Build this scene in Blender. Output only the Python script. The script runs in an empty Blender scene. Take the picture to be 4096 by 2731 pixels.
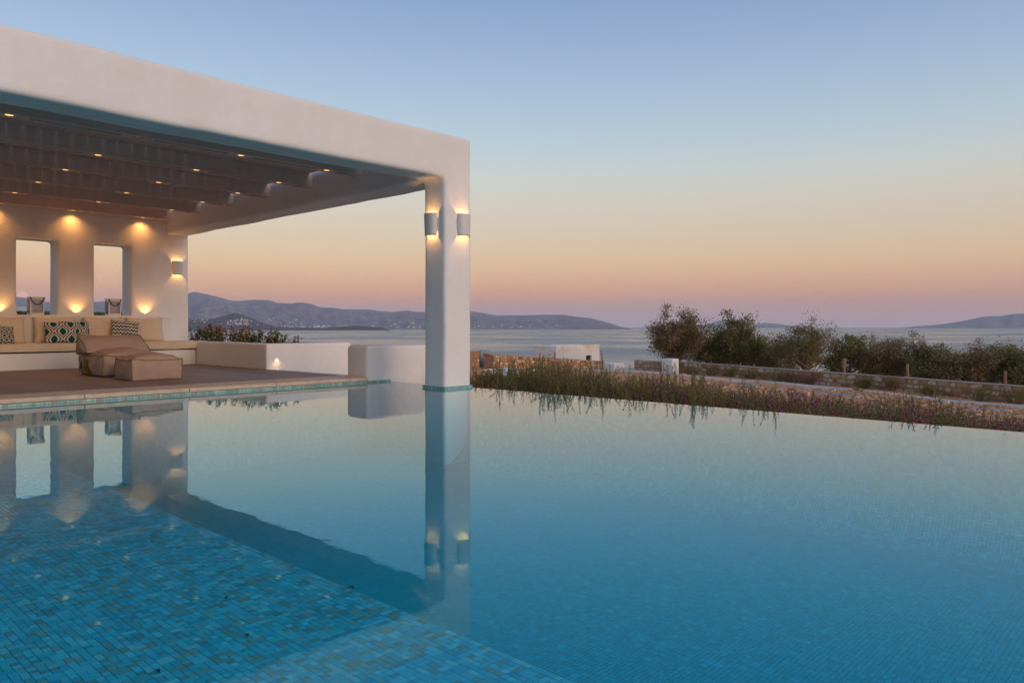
import bpy, bmesh, math, random
import numpy as np
from mathutils import Vector, Matrix, noise
PI = math.pi; R = math.radians
S = bpy.context.scene
COL = S.collection

# ------------------------------------------------------------------ camera, sky, sun, exposure
AZ = R(43.44)                                   # view direction, measured from +X (along the facade) towards +Y
cam = bpy.data.cameras.new('camera'); camo = bpy.data.objects.new('camera', cam); COL.objects.link(camo)
camo.location = (0, 0, 0.88); camo.rotation_euler = (PI/2, 0, AZ - PI/2)
cam.sensor_width = 36; cam.lens = 26.37; cam.shift_y = -61.5/4096; cam.clip_start = 0.05; cam.clip_end = 120000
S.camera = camo
S.render.resolution_x = 1024; S.render.resolution_y = 682
S.view_settings.view_transform = 'Standard'; S.view_settings.look = 'None'
S.view_settings.exposure = 0.0; S.view_settings.gamma = 1.0; S.view_settings.use_curve_mapping = False
S.cycles.use_denoising = True; S.cycles.max_bounces = 10; S.cycles.diffuse_bounces = 4; S.cycles.glossy_bounces = 4
S.cycles.transparent_max_bounces = 16; S.cycles.sample_clamp_indirect = 6.0; S.cycles.volume_bounces = 0
S.cycles.use_adaptive_sampling = True; S.cycles.adaptive_threshold = 0.015

SUN_AZ = R(272); SUN_EL = R(16.0)              # the sun has set behind the camera, opposite the rising moon
w = bpy.data.worlds.new('World'); S.world = w; w.use_nodes = True
def lin(r, g, b):
    f = lambda c: (c/12.92 if c <= .04045 else ((c + .055)/1.055)**2.4)
    return (f(r/255), f(g/255), f(b/255), 1)
def build_sky():
    nt = w.node_tree; N = nt.nodes; L = nt.links
    for n in list(N): N.remove(n)
    out = N.new('ShaderNodeOutputWorld'); bg = N.new('ShaderNodeBackground'); L.new(bg.outputs[0], out.inputs[0])
    tc = N.new('ShaderNodeTexCoord'); sep = N.new('ShaderNodeSeparateXYZ'); L.new(tc.outputs['Generated'], sep.inputs[0])
    mr = N.new('ShaderNodeMapRange'); mr.inputs['From Min'].default_value = 0; mr.inputs['From Max'].default_value = 1
    # square-root of the elevation gives the ramp room near the horizon
    cl = N.new('ShaderNodeMath'); cl.operation = 'MAXIMUM'; cl.inputs[1].default_value = 0; L.new(sep.outputs['Z'], cl.inputs[0])
    sq = N.new('ShaderNodeMath'); sq.operation = 'SQRT'; L.new(cl.outputs[0], sq.inputs[0])
    rp = N.new('ShaderNodeValToRGB'); L.new(sq.outputs[0], rp.inputs[0])
    stops = SKY
    e = rp.color_ramp.elements
    while len(e) > 1: e.remove(e[-1])
    for i, (deg, c) in enumerate(stops):
        p = math.sqrt(max(0, math.sin(R(deg))))
        el = e[0] if i == 0 else e.new(p)
        el.position = p; t_ = lin(*c); k = [float(np.interp(deg, [q[0] for q in NISH_ANTI], [q[1][j] for q in NISH_ANTI])) for j in range(3)]
        el.color = (*[max(0.0, t_[j]-.6*k[j]) for j in range(3)], 1)
    # the side of the sky away from the moon is a little deeper in colour
    dt = N.new('ShaderNodeVectorMath'); dt.operation = 'DOT_PRODUCT'; L.new(tc.outputs['Generated'], dt.inputs[0])
    dt.inputs[1].default_value = (math.cos(AZ + R(80)), math.sin(AZ + R(80)), 0)
    m1 = N.new('ShaderNodeMath'); m1.operation = 'MULTIPLY_ADD'; L.new(dt.outputs['Value'], m1.inputs[0]); m1.inputs[1].default_value = 0.05; m1.inputs[2].default_value = 1.0
    ml = N.new('ShaderNodeMix'); ml.data_type = 'RGBA'; ml.blend_type = 'MULTIPLY'; ml.inputs[0].default_value = 1
    L.new(rp.outputs[0], ml.inputs[6]); L.new(m1.outputs[0], ml.inputs[7])
    # twilight from the set sun
    sk = N.new('ShaderNodeTexSky'); sk.sky_type = 'NISHITA'; sk.sun_disc = False; sk.sun_elevation = R(2.0); sk.sun_rotation = PI/2 - SUN_AZ
    sc = N.new('ShaderNodeMix'); sc.data_type = 'RGBA'; sc.blend_type = 'MULTIPLY'; sc.inputs[0].default_value = 1
    L.new(sk.outputs[0], sc.inputs[6]); sc.inputs[7].default_value = (NISH, NISH, NISH, 1)
    ad = N.new('ShaderNodeMix'); ad.data_type = 'RGBA'; ad.blend_type = 'ADD'; ad.inputs[0].default_value = 1
    L.new(ml.outputs[2], ad.inputs[6]); L.new(sc.outputs[2], ad.inputs[7])
    L.new(ad.outputs[2], bg.inputs[0]); bg.inputs[1].default_value = 1.0
NISH = 0.08
NISH_ANTI = [(0, (.10, .06, .02)), (3, (.17, .11, .03)), (8, (.18, .17, .095)), (20, (.09, .118, .118)), (42, (.037, .054, .067)), (90, (.018, .026, .036))]   # what the twilight adds opposite the sun
SKY = [(0, (212, 188, 194)), (0.6, (220, 182, 180)), (1.4, (232, 174, 155)), (2.3, (239, 174, 140)), (3.3, (240, 183, 143)), (4.8, (239, 199, 157)),
       (7, (228, 206, 178)), (9, (222, 211, 192)), (11.2, (210, 214, 208)), (13.7, (191, 208, 217)), (17.7, (168, 192, 217)), (23.5, (140, 166, 205)),
       (35, (122, 150, 194)), (90, (116, 136, 172))]
build_sky()
sl = bpy.data.lights.new('sun', 'SUN'); so = bpy.data.objects.new('sun', sl); COL.objects.link(so)
sl.energy = 1.6; sl.angle = R(30); sl.color = (1.0, 0.74, 0.56)
so.rotation_euler = Vector((math.cos(SUN_AZ)*math.cos(SUN_EL), math.sin(SUN_AZ)*math.cos(SUN_EL), math.sin(SUN_EL))).to_track_quat('Z', 'Y').to_euler()

# ------------------------------------------------------------------ helpers
def tag(o, label=None, cat=None, group=None, kind=None):
    if label: o['label'] = label
    if cat: o['category'] = cat
    if group: o['group'] = group
    if kind: o['kind'] = kind
    return o
def empty(name, loc=(0, 0, 0), rz=0):
    o = bpy.data.objects.new(name, None); COL.objects.link(o); o.location = loc; o.rotation_euler = (0, 0, rz); o.empty_display_size = .1
    return o
def link(name, me, mat=None, parent=None):
    o = bpy.data.objects.new(name, me); COL.objects.link(o)
    if mat is not None and not me.materials: me.materials.append(mat)
    if parent: o.parent = parent
    return o
def mesh(name, v, f, smooth=False):
    me = bpy.data.meshes.new(name); me.from_pydata([tuple(p) for p in v], [], [tuple(q) for q in f]); me.update()
    if smooth: me.polygons.foreach_set('use_smooth', [True]*len(me.polygons))
    return me
def quads_np(name, V, n, col=None, smooth=False):
    """V: (n*4,3) array, n separate quads; col: (n,3) colours per quad."""
    me = bpy.data.meshes.new(name)
    me.vertices.add(n*4); me.vertices.foreach_set('co', np.asarray(V, np.float32).ravel())
    me.loops.add(n*4); me.loops.foreach_set('vertex_index', np.arange(n*4, dtype=np.int32))
    me.polygons.add(n); me.polygons.foreach_set('loop_start', np.arange(0, n*4, 4, dtype=np.int32))
    me.update(calc_edges=True)
    if col is not None:
        a = me.color_attributes.new('tint', 'FLOAT_COLOR', 'CORNER')
        c = np.ones((n, 4, 4), np.float32); c[:, :, :3] = np.asarray(col, np.float32)[:, None, :]
        a.data.foreach_set('color', c.ravel())
    return me
def setcol(me, cols):
    a = me.color_attributes.new('tint', 'FLOAT_COLOR', 'POINT')
    c = np.ones((len(me.vertices), 4), np.float32); c[:, :3] = np.asarray(cols, np.float32)
    a.data.foreach_set('color', c.ravel())
def from_bm(name, bm, mat, parent=None, smooth=False):
    me = bpy.data.meshes.new(name); bm.to_mesh(me); bm.free()
    if smooth: me.polygons.foreach_set('use_smooth', [True]*len(me.polygons))
    return link(name, me, mat, parent)
class MB:
    def __init__(s): s.v = []; s.f = []
    def box(s, x0, x1, y0, y1, z0, z1, M=None):
        b = len(s.v); P = [Vector((x, y, z)) for x in (x0, x1) for y in (y0, y1) for z in (z0, z1)]
        s.v += [M @ p if M else p for p in P]
        s.f += [tuple(b+i for i in q) for q in ((0, 1, 3, 2), (4, 6, 7, 5), (0, 4, 5, 1), (2, 3, 7, 6), (0, 2, 6, 4), (1, 5, 7, 3))]; return s
    def tube(s, pts, rad, n=6, cap=True):
        b = len(s.v); pts = [Vector(p) for p in pts]; m = len(pts)
        rad = rad if hasattr(rad, '__len__') else [rad]*m
        up = Vector((.13, .21, .97))
        for i, p in enumerate(pts):
            t = (pts[min(i+1, m-1)] - pts[max(i-1, 0)]).normalized()
            a = t.cross(up); a = a.normalized() if a.length > 1e-4 else Vector((1, 0, 0)); c = t.cross(a)
            s.v += [p + (a*math.cos(k*2*PI/n) + c*math.sin(k*2*PI/n))*rad[i] for k in range(n)]
        for i in range(m-1):
            for k in range(n):
                s.f.append((b+i*n+k, b+i*n+(k+1) % n, b+(i+1)*n+(k+1) % n, b+(i+1)*n+k))
        if cap: s.f.append(tuple(b+k for k in range(n))[::-1]); s.f.append(tuple(b+(m-1)*n+k for k in range(n)))
        return s
    def lathe(s, prof, c=(0, 0, 0), n=16, a0=0, a1=2*PI):
        b = len(s.v); full = abs(a1-a0-2*PI) < 1e-6; k = n if full else n+1
        for r, z in prof:
            s.v += [Vector((c[0]+r*math.cos(a0+(a1-a0)*i/n), c[1]+r*math.sin(a0+(a1-a0)*i/n), c[2]+z)) for i in range(k)]
        for j in range(len(prof)-1):
            for i in range(n):
                i2 = (i+1) % k
                s.f.append((b+j*k+i, b+j*k+i2, b+(j+1)*k+i2, b+(j+1)*k+i))
        return s
    def build(s, name, mat, parent=None, smooth=False):
        return link(name, mesh(name, s.v, s.f, smooth), mat, parent)
def axis(a, b, r, cell):
    """grid positions with extra loops in the rounded rims"""
    r = min(r, (b-a)/2*.98)
    k = [0, .08, .29, .62, 1.0]
    inner = max(1, int(round((b-a-2*r)/cell)))
    L = [a+r*t for t in k] + [a+r+(b-a-2*r)*i/inner for i in range(1, inner)] + [b-r*t for t in k[::-1]]
    return L
def rbox_data(x0, x1, y0, y1, z0, z1, r=.04, cell=.3, wob=0.0, seed=0, deform=None):
    """box with rounded rims and a slightly uneven, hand-plastered surface"""
    X, Y, Z = axis(x0, x1, r, cell), axis(y0, y1, r, cell), axis(z0, z1, r, cell)
    nx, ny, nz = len(X), len(Y), len(Z); idx = {}; V = []; F = []
    rr = min(r, (x1-x0)/2*.98, (y1-y0)/2*.98, (z1-z0)/2*.98)
    def vid(i, j, k):
        key = (i, j, k)
        if key not in idx:
            p = Vector((X[i], Y[j], Z[k]))
            q = Vector((min(max(p.x, x0+rr), x1-rr), min(max(p.y, y0+rr), y1-rr), min(max(p.z, z0+rr), z1-rr)))
            d = p-q
            if d.length > 1e-9: p = q + d.normalized()*rr
            if wob:
                s = Vector((seed*7.3, seed*3.1, 0))
                n1 = noise.noise_vector(p*1.1+s); n2 = noise.noise_vector(p*3.3+s)
                p = p + (n1*.8+n2*.3)*wob
            if deform: p = deform(p)
            idx[key] = len(V); V.append(p)
        return idx[key]
    for j in range(ny-1):
        for k in range(nz-1):
            F.append((vid(0, j, k), vid(0, j, k+1), vid(0, j+1, k+1), vid(0, j+1, k)))
            F.append((vid(nx-1, j, k), vid(nx-1, j+1, k), vid(nx-1, j+1, k+1), vid(nx-1, j, k+1)))
    for i in range(nx-1):
        for k in range(nz-1):
            F.append((vid(i, 0, k), vid(i+1, 0, k), vid(i+1, 0, k+1), vid(i, 0, k+1)))
            F.append((vid(i, ny-1, k), vid(i, ny-1, k+1), vid(i+1, ny-1, k+1), vid(i+1, ny-1, k)))
    for i in range(nx-1):
        for j in range(ny-1):
            F.append((vid(i, j, 0), vid(i, j+1, 0), vid(i+1, j+1, 0), vid(i+1, j, 0)))
            F.append((vid(i, j, nz-1), vid(i+1, j, nz-1), vid(i+1, j+1, nz-1), vid(i, j+1, nz-1)))
    return V, F
def rbox(name, x0, x1, y0, y1, z0, z1, mat, parent=None, r=.04, cell=.3, wob=0.0, seed=0, deform=None):
    V, F = rbox_data(x0, x1, y0, y1, z0, z1, r, cell, wob, seed, deform)
    return link(name, mesh(name, V, F, True), mat, parent)
def copy_tree(o, parent=None):
    c = o.copy(); COL.objects.link(c); c.parent = parent
    for ch in o.children: copy_tree(ch, c)
    return c

# ------------------------------------------------------------------ materials
class NT:
    def __init__(s, name):
        s.m = bpy.data.materials.new(name); s.m.use_nodes = True; s.nt = s.m.node_tree; s.N = s.nt.nodes; s.L = s.nt.links
        for n in list(s.N): s.N.remove(n)
        s.out = s.N.new('ShaderNodeOutputMaterial')
    def n(s, t, **kw):
        x = s.N.new('ShaderNode'+t)
        for k, v in kw.items():
            if k in x.inputs.keys(): x.inputs[k].default_value = v
            else: setattr(x, k, v)
        return x
    def l(s, a, b): s.L.new(a, b)
    def bsdf(s, rough=.6, spec=.3, **kw):
        b = s.N.new('ShaderNodeBsdfPrincipled'); b.inputs['Roughness'].default_value = rough; b.inputs['Specular IOR Level'].default_value = spec
        s.l(b.outputs[0], s.out.inputs[0]); return b
    def coords(s, kind='Object'): return s.n('TexCoord').outputs[kind]
    def noise(s, co, scale, detail=4, rough=.55, stretch=None):
        t = s.n('TexNoise'); t.inputs['Scale'].default_value = scale; t.inputs['Detail'].default_value = detail; t.inputs['Roughness'].default_value = rough
        if stretch:
            mp = s.n('Mapping'); mp.inputs['Scale'].default_value = stretch; s.l(co, mp.inputs[0]); co = mp.outputs[0]
        s.l(co, t.inputs['Vector']); return t
    def ramp(s, fac, *st):
        r = s.n('ValToRGB'); s.l(fac, r.inputs[0]); e = r.color_ramp.elements
        while len(e) < len(st): e.new(.5)
        for q, (p, c) in zip(e, st): q.position = p; q.color = (*c[:3], 1)
        return r.outputs[0]
    def mix(s, fac, a, b, mode='MIX'):
        m = s.n('Mix', data_type='RGBA', blend_type=mode)
        for sock, v in ((m.inputs[0], fac), (m.inputs[6], a), (m.inputs[7], b)):
            if hasattr(v, 'is_linked') or hasattr(v, 'links'): s.l(v, sock)
            elif hasattr(v, '__len__'): sock.default_value = (*v[:3], 1)
            else: sock.default_value = v
        return m.outputs[2]
    def bump(s, h, strength=.3, dist=.01, b=None, prev=None):
        x = s.n('Bump'); x.inputs['Strength'].default_value = strength; x.inputs['Distance'].default_value = dist; s.l(h, x.inputs['Height'])
        if prev: s.l(prev, x.inputs['Normal'])
        if b: s.l(x.outputs[0], b.inputs['Normal'])
        return x.outputs[0]
def simple(name, c, rough=.6, spec=.3, var=.12, scale=6, bump=0, bscale=60, stretch=None, metallic=0, dist=.004, world=False):
    t = NT(name); b = t.bsdf(rough, spec); co = t.n('NewGeometry').outputs['Position'] if world else t.coords()
    n = t.noise(co, scale, 5, .6, stretch)
    d = [max(0, x*(1-var)) for x in c]; e = [min(1, x*(1+var)) for x in c]
    t.l(t.ramp(n.outputs[0], (.3, d), (.7, e)), b.inputs['Base Color']); b.inputs['Metallic'].default_value = metallic
    if bump:
        n2 = t.noise(co, bscale, 4, .6, stretch); t.bump(n2.outputs[0], bump, dist, b)
    return t.m
def plaster_mat():
    t = NT('white_plaster'); b = t.bsdf(.75, .25); co = t.n('NewGeometry').outputs['Position']
    n = t.noise(co, .9, 5, .6); n2 = t.noise(co, 7, 6, .65)
    c = t.ramp(n.outputs[0], (.25, (.74, .715, .69)), (.75, (.82, .80, .775)))
    c = t.mix(.12, c, t.ramp(n2.outputs[0], (.35, (.62, .60, .57)), (.6, (.85, .83, .81))))
    n3 = t.noise(co, 1.1, 5, .65, (2.2, 2.2, .35)); c = t.mix(.09, c, t.ramp(n3.outputs[0], (.42, (.60, .56, .51)), (.62, (.84, .82, .80))))
    t.l(c, b.inputs['Base Color'])
    h1 = t.noise(co, 3.2, 3, .5); p = t.bump(h1.outputs[0], .45, .02)
    h2 = t.noise(co, 45, 4, .6); t.bump(h2.outputs[0], .16, .004, b, p)
    return t.m
def tint_mat(name, rough=.5, spec=.3, trans=0.0, gain=1.0, bump=0, bscale=80):
    t = NT(name); b = t.bsdf(rough, spec); a = t.n('Attribute', attribute_name='tint')
    c = a.outputs['Color']
    t.l(c, b.inputs['Base Color'])
    if trans:
        tr = t.n('BsdfTranslucent'); t.l(c, tr.inputs[0]); mx = t.n('MixShader'); mx.inputs[0].default_value = trans
        t.l(b.outputs[0], mx.inputs[1]); t.l(tr.outputs[0], mx.inputs[2]); t.l(mx.outputs[0], t.out.inputs[0])
    if bump:
        n2 = t.noise(t.coords(), bscale, 4, .6); t.bump(n2.outputs[0], bump, .003, b)
    return t.m
def rand_mat(name, stops, rough=.8, bump=.5, bscale=14, mott=.35):
    """colour chosen per object (stones, planks), with mottling of its own"""
    t = NT(name); b = t.bsdf(rough, .2); oi = t.n('ObjectInfo'); co = t.coords()
    c = t.ramp(oi.outputs['Random'], *stops)
    n = t.noise(co, bscale, 5, .65)
    c = t.mix(mott, c, t.ramp(n.outputs[0], (.3, (.25, .2, .16)), (.7, (.9, .85, .78))), 'MULTIPLY')
    t.l(c, b.inputs['Base Color']); t.bump(n.outputs[0], bump, .02, b)
    return t.m
def emit_mat(name, c, strength):
    t = NT(name); e = t.n('Emission'); e.inputs[0].default_value = (*c, 1); e.inputs[1].default_value = strength; t.l(e.outputs[0], t.out.inputs[0]); return t.m
def glass_mat():
    t = NT('lantern_glass'); tr = t.n('BsdfTransparent'); tr.inputs[0].default_value = (.93, .95, .95, 1); df = t.n('BsdfTranslucent'); df.inputs[0].default_value = (.85, .82, .80, 1); d2 = t.n('BsdfDiffuse'); d2.inputs[0].default_value = (.85, .82, .80, 1); m3 = t.n('MixShader'); m3.inputs[0].default_value = .5; t.l(df.outputs[0], m3.inputs[1]); t.l(d2.outputs[0], m3.inputs[2]); m2 = t.n('MixShader'); m2.inputs[0].default_value = .30; t.l(tr.outputs[0], m2.inputs[1]); t.l(m3.outputs[0], m2.inputs[2]); tr = m2; g = t.n('BsdfGlossy'); g.inputs['Roughness'].default_value = .03
    lw = t.n('LayerWeight'); lw.inputs[0].default_value = .25; mx = t.n('MixShader'); t.l(lw.outputs['Fresnel'], mx.inputs[0]); t.l(tr.outputs[0], mx.inputs[1]); t.l(g.outputs[0], mx.inputs[2]); t.l(mx.outputs[0], t.out.inputs[0]); return t.m
def water_mat(name, bumps, absorb=None, dens=0.0, tint=(1, 1, 1)):
    """clear water: mirror by Schlick's law over see-through, ripples as fine relief, colour by absorption in its depth and by a blue-green tint put into steep reflections"""
    t = NT(name); co = t.n('NewGeometry').outputs['Position']; nrm = None
    for sc, st, stren, dist in bumps:
        n = t.noise(co, sc, 3, .5, st); nrm = t.bump(n.outputs[0], stren, dist, None, nrm)
    geo = t.n('NewGeometry'); dot = t.n('VectorMath', operation='DOT_PRODUCT'); t.l(geo.outputs['Incoming'], dot.inputs[0]); t.l(nrm, dot.inputs[1])
    ab = t.n('Math', operation='ABSOLUTE'); t.l(dot.outputs['Value'], ab.inputs[0])
    om = t.n('Math', operation='SUBTRACT'); om.inputs[0].default_value = 1; t.l(ab.outputs[0], om.inputs[1]); om.use_clamp = True
    pw = t.n('Math', operation='POWER'); t.l(om.outputs[0], pw.inputs[0]); pw.inputs[1].default_value = 5
    fr = t.n('Math', operation='MULTIPLY_ADD'); t.l(pw.outputs[0], fr.inputs[0]); fr.inputs[1].default_value = .972; fr.inputs[2].default_value = .028
    gl = t.n('BsdfGlossy'); fm = t.n('Math', operation='MULTIPLY'); t.l(pw.outputs[0], fm.inputs[0]); fm.inputs[1].default_value = 1.7; fm.use_clamp = True; t.l(t.mix(fm.outputs[0], (.38, .88, 1.0), (.96, .985, 1.0)), gl.inputs[0]); gl.inputs['Roughness'].default_value = .015; t.l(nrm, gl.inputs['Normal'])  # blue-green painted into the mirror colour at steep angles, near white at grazing
    tr = t.n('BsdfTransparent'); tr.inputs[0].default_value = (*tint, 1)
    mx = t.n('MixShader'); t.l(fr.outputs[0], mx.inputs[0]); t.l(tr.outputs[0], mx.inputs[1]); t.l(gl.outputs[0], mx.inputs[2]); t.l(mx.outputs[0], t.out.inputs[0])
    if absorb:
        va = t.n('VolumeAbsorption'); va.inputs[0].default_value = (*absorb, 1); va.inputs[1].default_value = dens; t.l(va.outputs[0], t.out.inputs[1])
    return t.m
M_PL = plaster_mat()
M_DECK = simple('brown_screed', (.20, .150, .135), .6, .25, .16, 2.2, .25, 30, (1, .12, 1), dist=.003, world=True)
M_COPE = simple('sandy_coping_stone', (.52, .42, .33), .75, .25, .16, 9, .5, 45, dist=.004, world=True)
M_WOOD = simple('taupe_painted_wood', (.60, .475, .42), .6, .25, .12, 3, .25, 40, (.15, 1, 1), dist=.003, world=True)
M_CUSH = simple('cream_canvas', (.68, .56, .42), .9, .1, .06, 8, .3, 220, dist=.002)
M_POUF = simple('taupe_canvas', (.34, .255, .215), .9, .1, .07, 6, .35, 160, dist=.003)
M_OLIVE = simple('olive_canvas', (.16, .14, .025), .85, .1, .08, 10, .2, 150)
M_PIPE = simple('olive_piping', (.19, .16, .035), .8, .1, .08, 20)
M_DARK = simple('dark_webbing', (.02, .018, .016), .7, .2)
M_FAB = tint_mat('printed_cotton', .9, .1, 0, bump=.25, bscale=300)
M_TILE = tint_mat('glazed_mosaic_tile', .7, .0)
M_TILEW = tint_mat('waterline_mosaic_glaze', .3, .35)
M_TILE1 = None
M_GROUT = simple('pool_grout', (.13, .41, .43), .85, .2, .1, 20, world=True)
M_LEAF = tint_mat('leaf', .55, .3, .25)
M_PETAL = tint_mat('petal', .7, .15, .3)
M_BARK = simple('bark', (.27, .19, .15), .9, .1, .3, 5, .6, 12, (1, 1, .3), dist=.03)
M_STEM = simple('stem', (.10, .085, .045), .85, .1, .2, 30)
M_SOIL = simple('soil', (.12, .075, .05), .95, .1, .3, 9, .6, 40, dist=.02, world=True)
M_LAMPW = simple('white_ceramic', (.66, .63, .61), .5, .4, .04, 12)
M_BULB = emit_mat('glowing_lamp', (1.0, .60, .20), 1.5)
M_BULB2 = emit_mat('glowing_step_lamp', (1.0, .70, .38), 5.0)
M_STEEL = simple('brushed_steel', (.45, .43, .40), .35, .5, .06, 30, metallic=.8)
M_ROPE = simple('brown_rope', (.075, .03, .022), .9, .1, .2, 60)
M_LWOOD = simple('whitewashed_wood', (.78, .72, .66), .7, .2, .1, 12)
M_WAX = simple('candle_wax', (.72, .52, .34), .6, .3, .05, 10)
M_GLASS = glass_mat()
M_STONE_W = rand_mat('warm_fieldstone', [(0, (.30, .13, .05)), (.18, (.42, .22, .10)), (.36, (.55, .38, .22)), (.55, (.46, .25, .12)), (.75, (.64, .52, .38)), (1, (.72, .62, .50))], .85)
M_STONE_G = rand_mat('grey_fieldstone', [(0, (.30, .24, .20)), (.3, (.42, .37, .34)), (.6, (.50, .36, .26)), (1, (.58, .54, .52))], .85)
M_MORT = simple('ochre_mortar', (.36, .22, .13), .95, .1, .2, 8, .5, 30, dist=.02, world=True)
M_CAP = simple('mortar_cap', (.40, .31, .26), .9, .1, .15, 3, .4, 20, dist=.02, world=True)
M_KERB = simple('white_kerb_paint', (.74, .71, .69), .8, .2, .08, 2, .2, 30, world=True)
M_POST = simple('weathered_post', (.32, .20, .13), .9, .1, .2, 6, .4, 25, (1, 1, .2))
M_GREY = simple('grey_paint', (.28, .29, .30), .7, .2, .1, 4)
M_FARW = simple('far_whitewash', (.76, .71, .68), .85, .1, .06, .2)

# ------------------------------------------------------------------ projection used only to decide which pieces show largest
FW = Vector((math.cos(AZ), math.sin(AZ), 0)); RT = Vector((math.sin(AZ), -math.cos(AZ), 0))
def proj(p):
    q = Vector(p) - camo.location; d = q.dot(FW)
    return (2048 + 3000*q.dot(RT)/d, 1304 - 3000*q.z/d, d) if d > .05 else (1e9, 1e9, d)
def on_view(px, py, d):                          # the point at depth d along the view direction seen at (px, py) of the photograph
    return camo.location + (FW + RT*((px-2048)/3000) + Vector((0, 0, (1304-py)/3000)))*d

# ------------------------------------------------------------------ terrain, sea, hills, haze
rng = random.Random(7)
SEA_Z = -24.0
CTRL = [(9.5, 8, -.62), (9.5, 2, -.62), (9.5, -6, -.7), (9.5, 14, -.7), (14, 10, -1.0), (14, 0, -1.15), (22, 20, -1.45), (22, 6, -1.9), (22, -8, -2.1),
        (35.4, 35.3, -1.92), (34, 24, -2.2), (35, 10, -2.9), (36, 0, -3.2), (45, 38, -2.7), (55.7, 41.5, -3.4), (47.8, 33.8, -2.75), (49.6, 23.3, -3.1), (47.8, 7.7, -3.55),
        (56, 34, -3.1), (52, 8.3, -3.65), (54, 20, -3.35), (57, 49, -3.4), (70, 12, -4.3), (66, 32, -3.9), (72, 50, -4.6), (40, 55, -2.2), (25, 40, -1.2), (12, 30, -.6), (50, -15, -4), (20, -30, -2.6), (-20, -20, -2), (-20, 25, -.8), (0, 30, -.3), (0, 60, -.8)]
CX_ = np.array(CTRL)
def ground_z(x, y):
    d2 = (CX_[:, 0]-x)**2 + (CX_[:, 1]-y)**2 + 2.0
    wgt = 1/d2**1.6
    z = float((wgt*CX_[:, 2]).sum()/wgt.sum())
    if -6 < x < 7.7 and -8 < y < 10.6: z = min(z, -2.2)
    elif x < 7.7 and y < 18.2 and y > 0: z = min(z, -.6)
    r = x*.72 + y*.69
    far = max(0, r-76, -x-40, -y-40)
    z -= far*.11
    return max(z, SEA_Z-4)
def build_ground():
    def lines(a, b, fine0, fine1, step, grow):
        L = [fine0+i*step for i in range(int((fine1-fine0)/step)+1)]
        s = step; p = L[-1]
        while p < b: s *= grow; p += s; L.append(p)
        s = step; p = L[0]
        while p > a: s *= grow; p -= s; L.insert(0, p)
        return L
    X = lines(-420, 520, 7.2, 60, .8, 1.18); Y = lines(-420, 520, -4, 52, .8, 1.18)
    V = []; F = []
    for x in X:
        for y in Y:
            z = ground_z(x, y); n = noise.noise(Vector((x*.35, y*.35, 3)))*.10 + noise.noise(Vector((x*1.1, y*1.1, 9)))*.04
            V.append((x, y, z + (n if x > 9 or y > 18.5 else 0)))
    ny = len(Y)
    for i in range(len(X)-1):
        for j in range(ny-1): F.append((i*ny+j, (i+1)*ny+j, (i+1)*ny+j+1, i*ny+j+1))
    t = NT('gravelly_earth'); b = t.bsdf(.95, .1); co = t.n('NewGeometry').outputs['Position']
    n1 = t.noise(co, .22, 5, .6); n2 = t.noise(co, 2.4, 6, .7); n3 = t.noise(co, 14, 4, .7)
    c = t.ramp(n1.outputs[0], (.3, (.56, .25, .11)), (.7, (.68, .33, .16)))
    c = t.mix(.5, c, t.ramp(n2.outputs[0], (.3, (.42, .19, .09)), (.65, (.68, .38, .215))))
    c = t.mix(.35, c, t.ramp(n3.outputs[0], (.35, (.30, .14, .07)), (.65, (.70, .42, .25))))
    t.l(c, b.inputs['Base Color']); t.bump(n3.outputs[0], .8, .04, b)
    tag(link('ground', mesh('ground', V, F, True), t.m), kind='structure')
build_ground()

def build_sea():
    t = NT('sea_water'); co = t.n('NewGeometry').outputs['Position']
    n1 = t.noise(co, .5, 4, .6, (1, 1, 1)); n2 = t.noise(co, .0035, 4, .55, (1, 1, 1)); n3 = t.noise(co, .05, 3, .5)
    nb = t.bump(n1.outputs[0], .5, .35, None, t.bump(n3.outputs[0], .35, 2.0))
    b = t.bsdf(.22, .5); b.inputs['IOR'].default_value = 1.33
    t.l(t.ramp(n2.outputs[0], (.35, (.040, .085, .125)), (.65, (.075, .125, .155))), b.inputs['Base Color'])
    t.l(t.ramp(n2.outputs[0], (.4, (.16,)*3), (.6, (.34,)*3)), b.inputs['Roughness'])
    t.l(nb, b.inputs['Normal'])
    n = 96; V = [(0, 0, SEA_Z)]; F = []; rad = [60, 200, 500, 1200, 3000, 7000, 14000]
    for r in rad: V += [(r*math.cos(2*PI*k/n), r*math.sin(2*PI*k/n), SEA_Z) for k in range(n)]
    for k in range(n): F.append((0, 1+k, 1+(k+1) % n))
    for i in range(len(rad)-1):
        for k in range(n): F.append((1+i*n+k, 1+(i+1)*n+k, 1+(i+1)*n+(k+1) % n, 1+i*n+(k+1) % n))
    tag(link('sea', mesh('sea', V, F), t.m), kind='structure')
build_sea()

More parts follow.
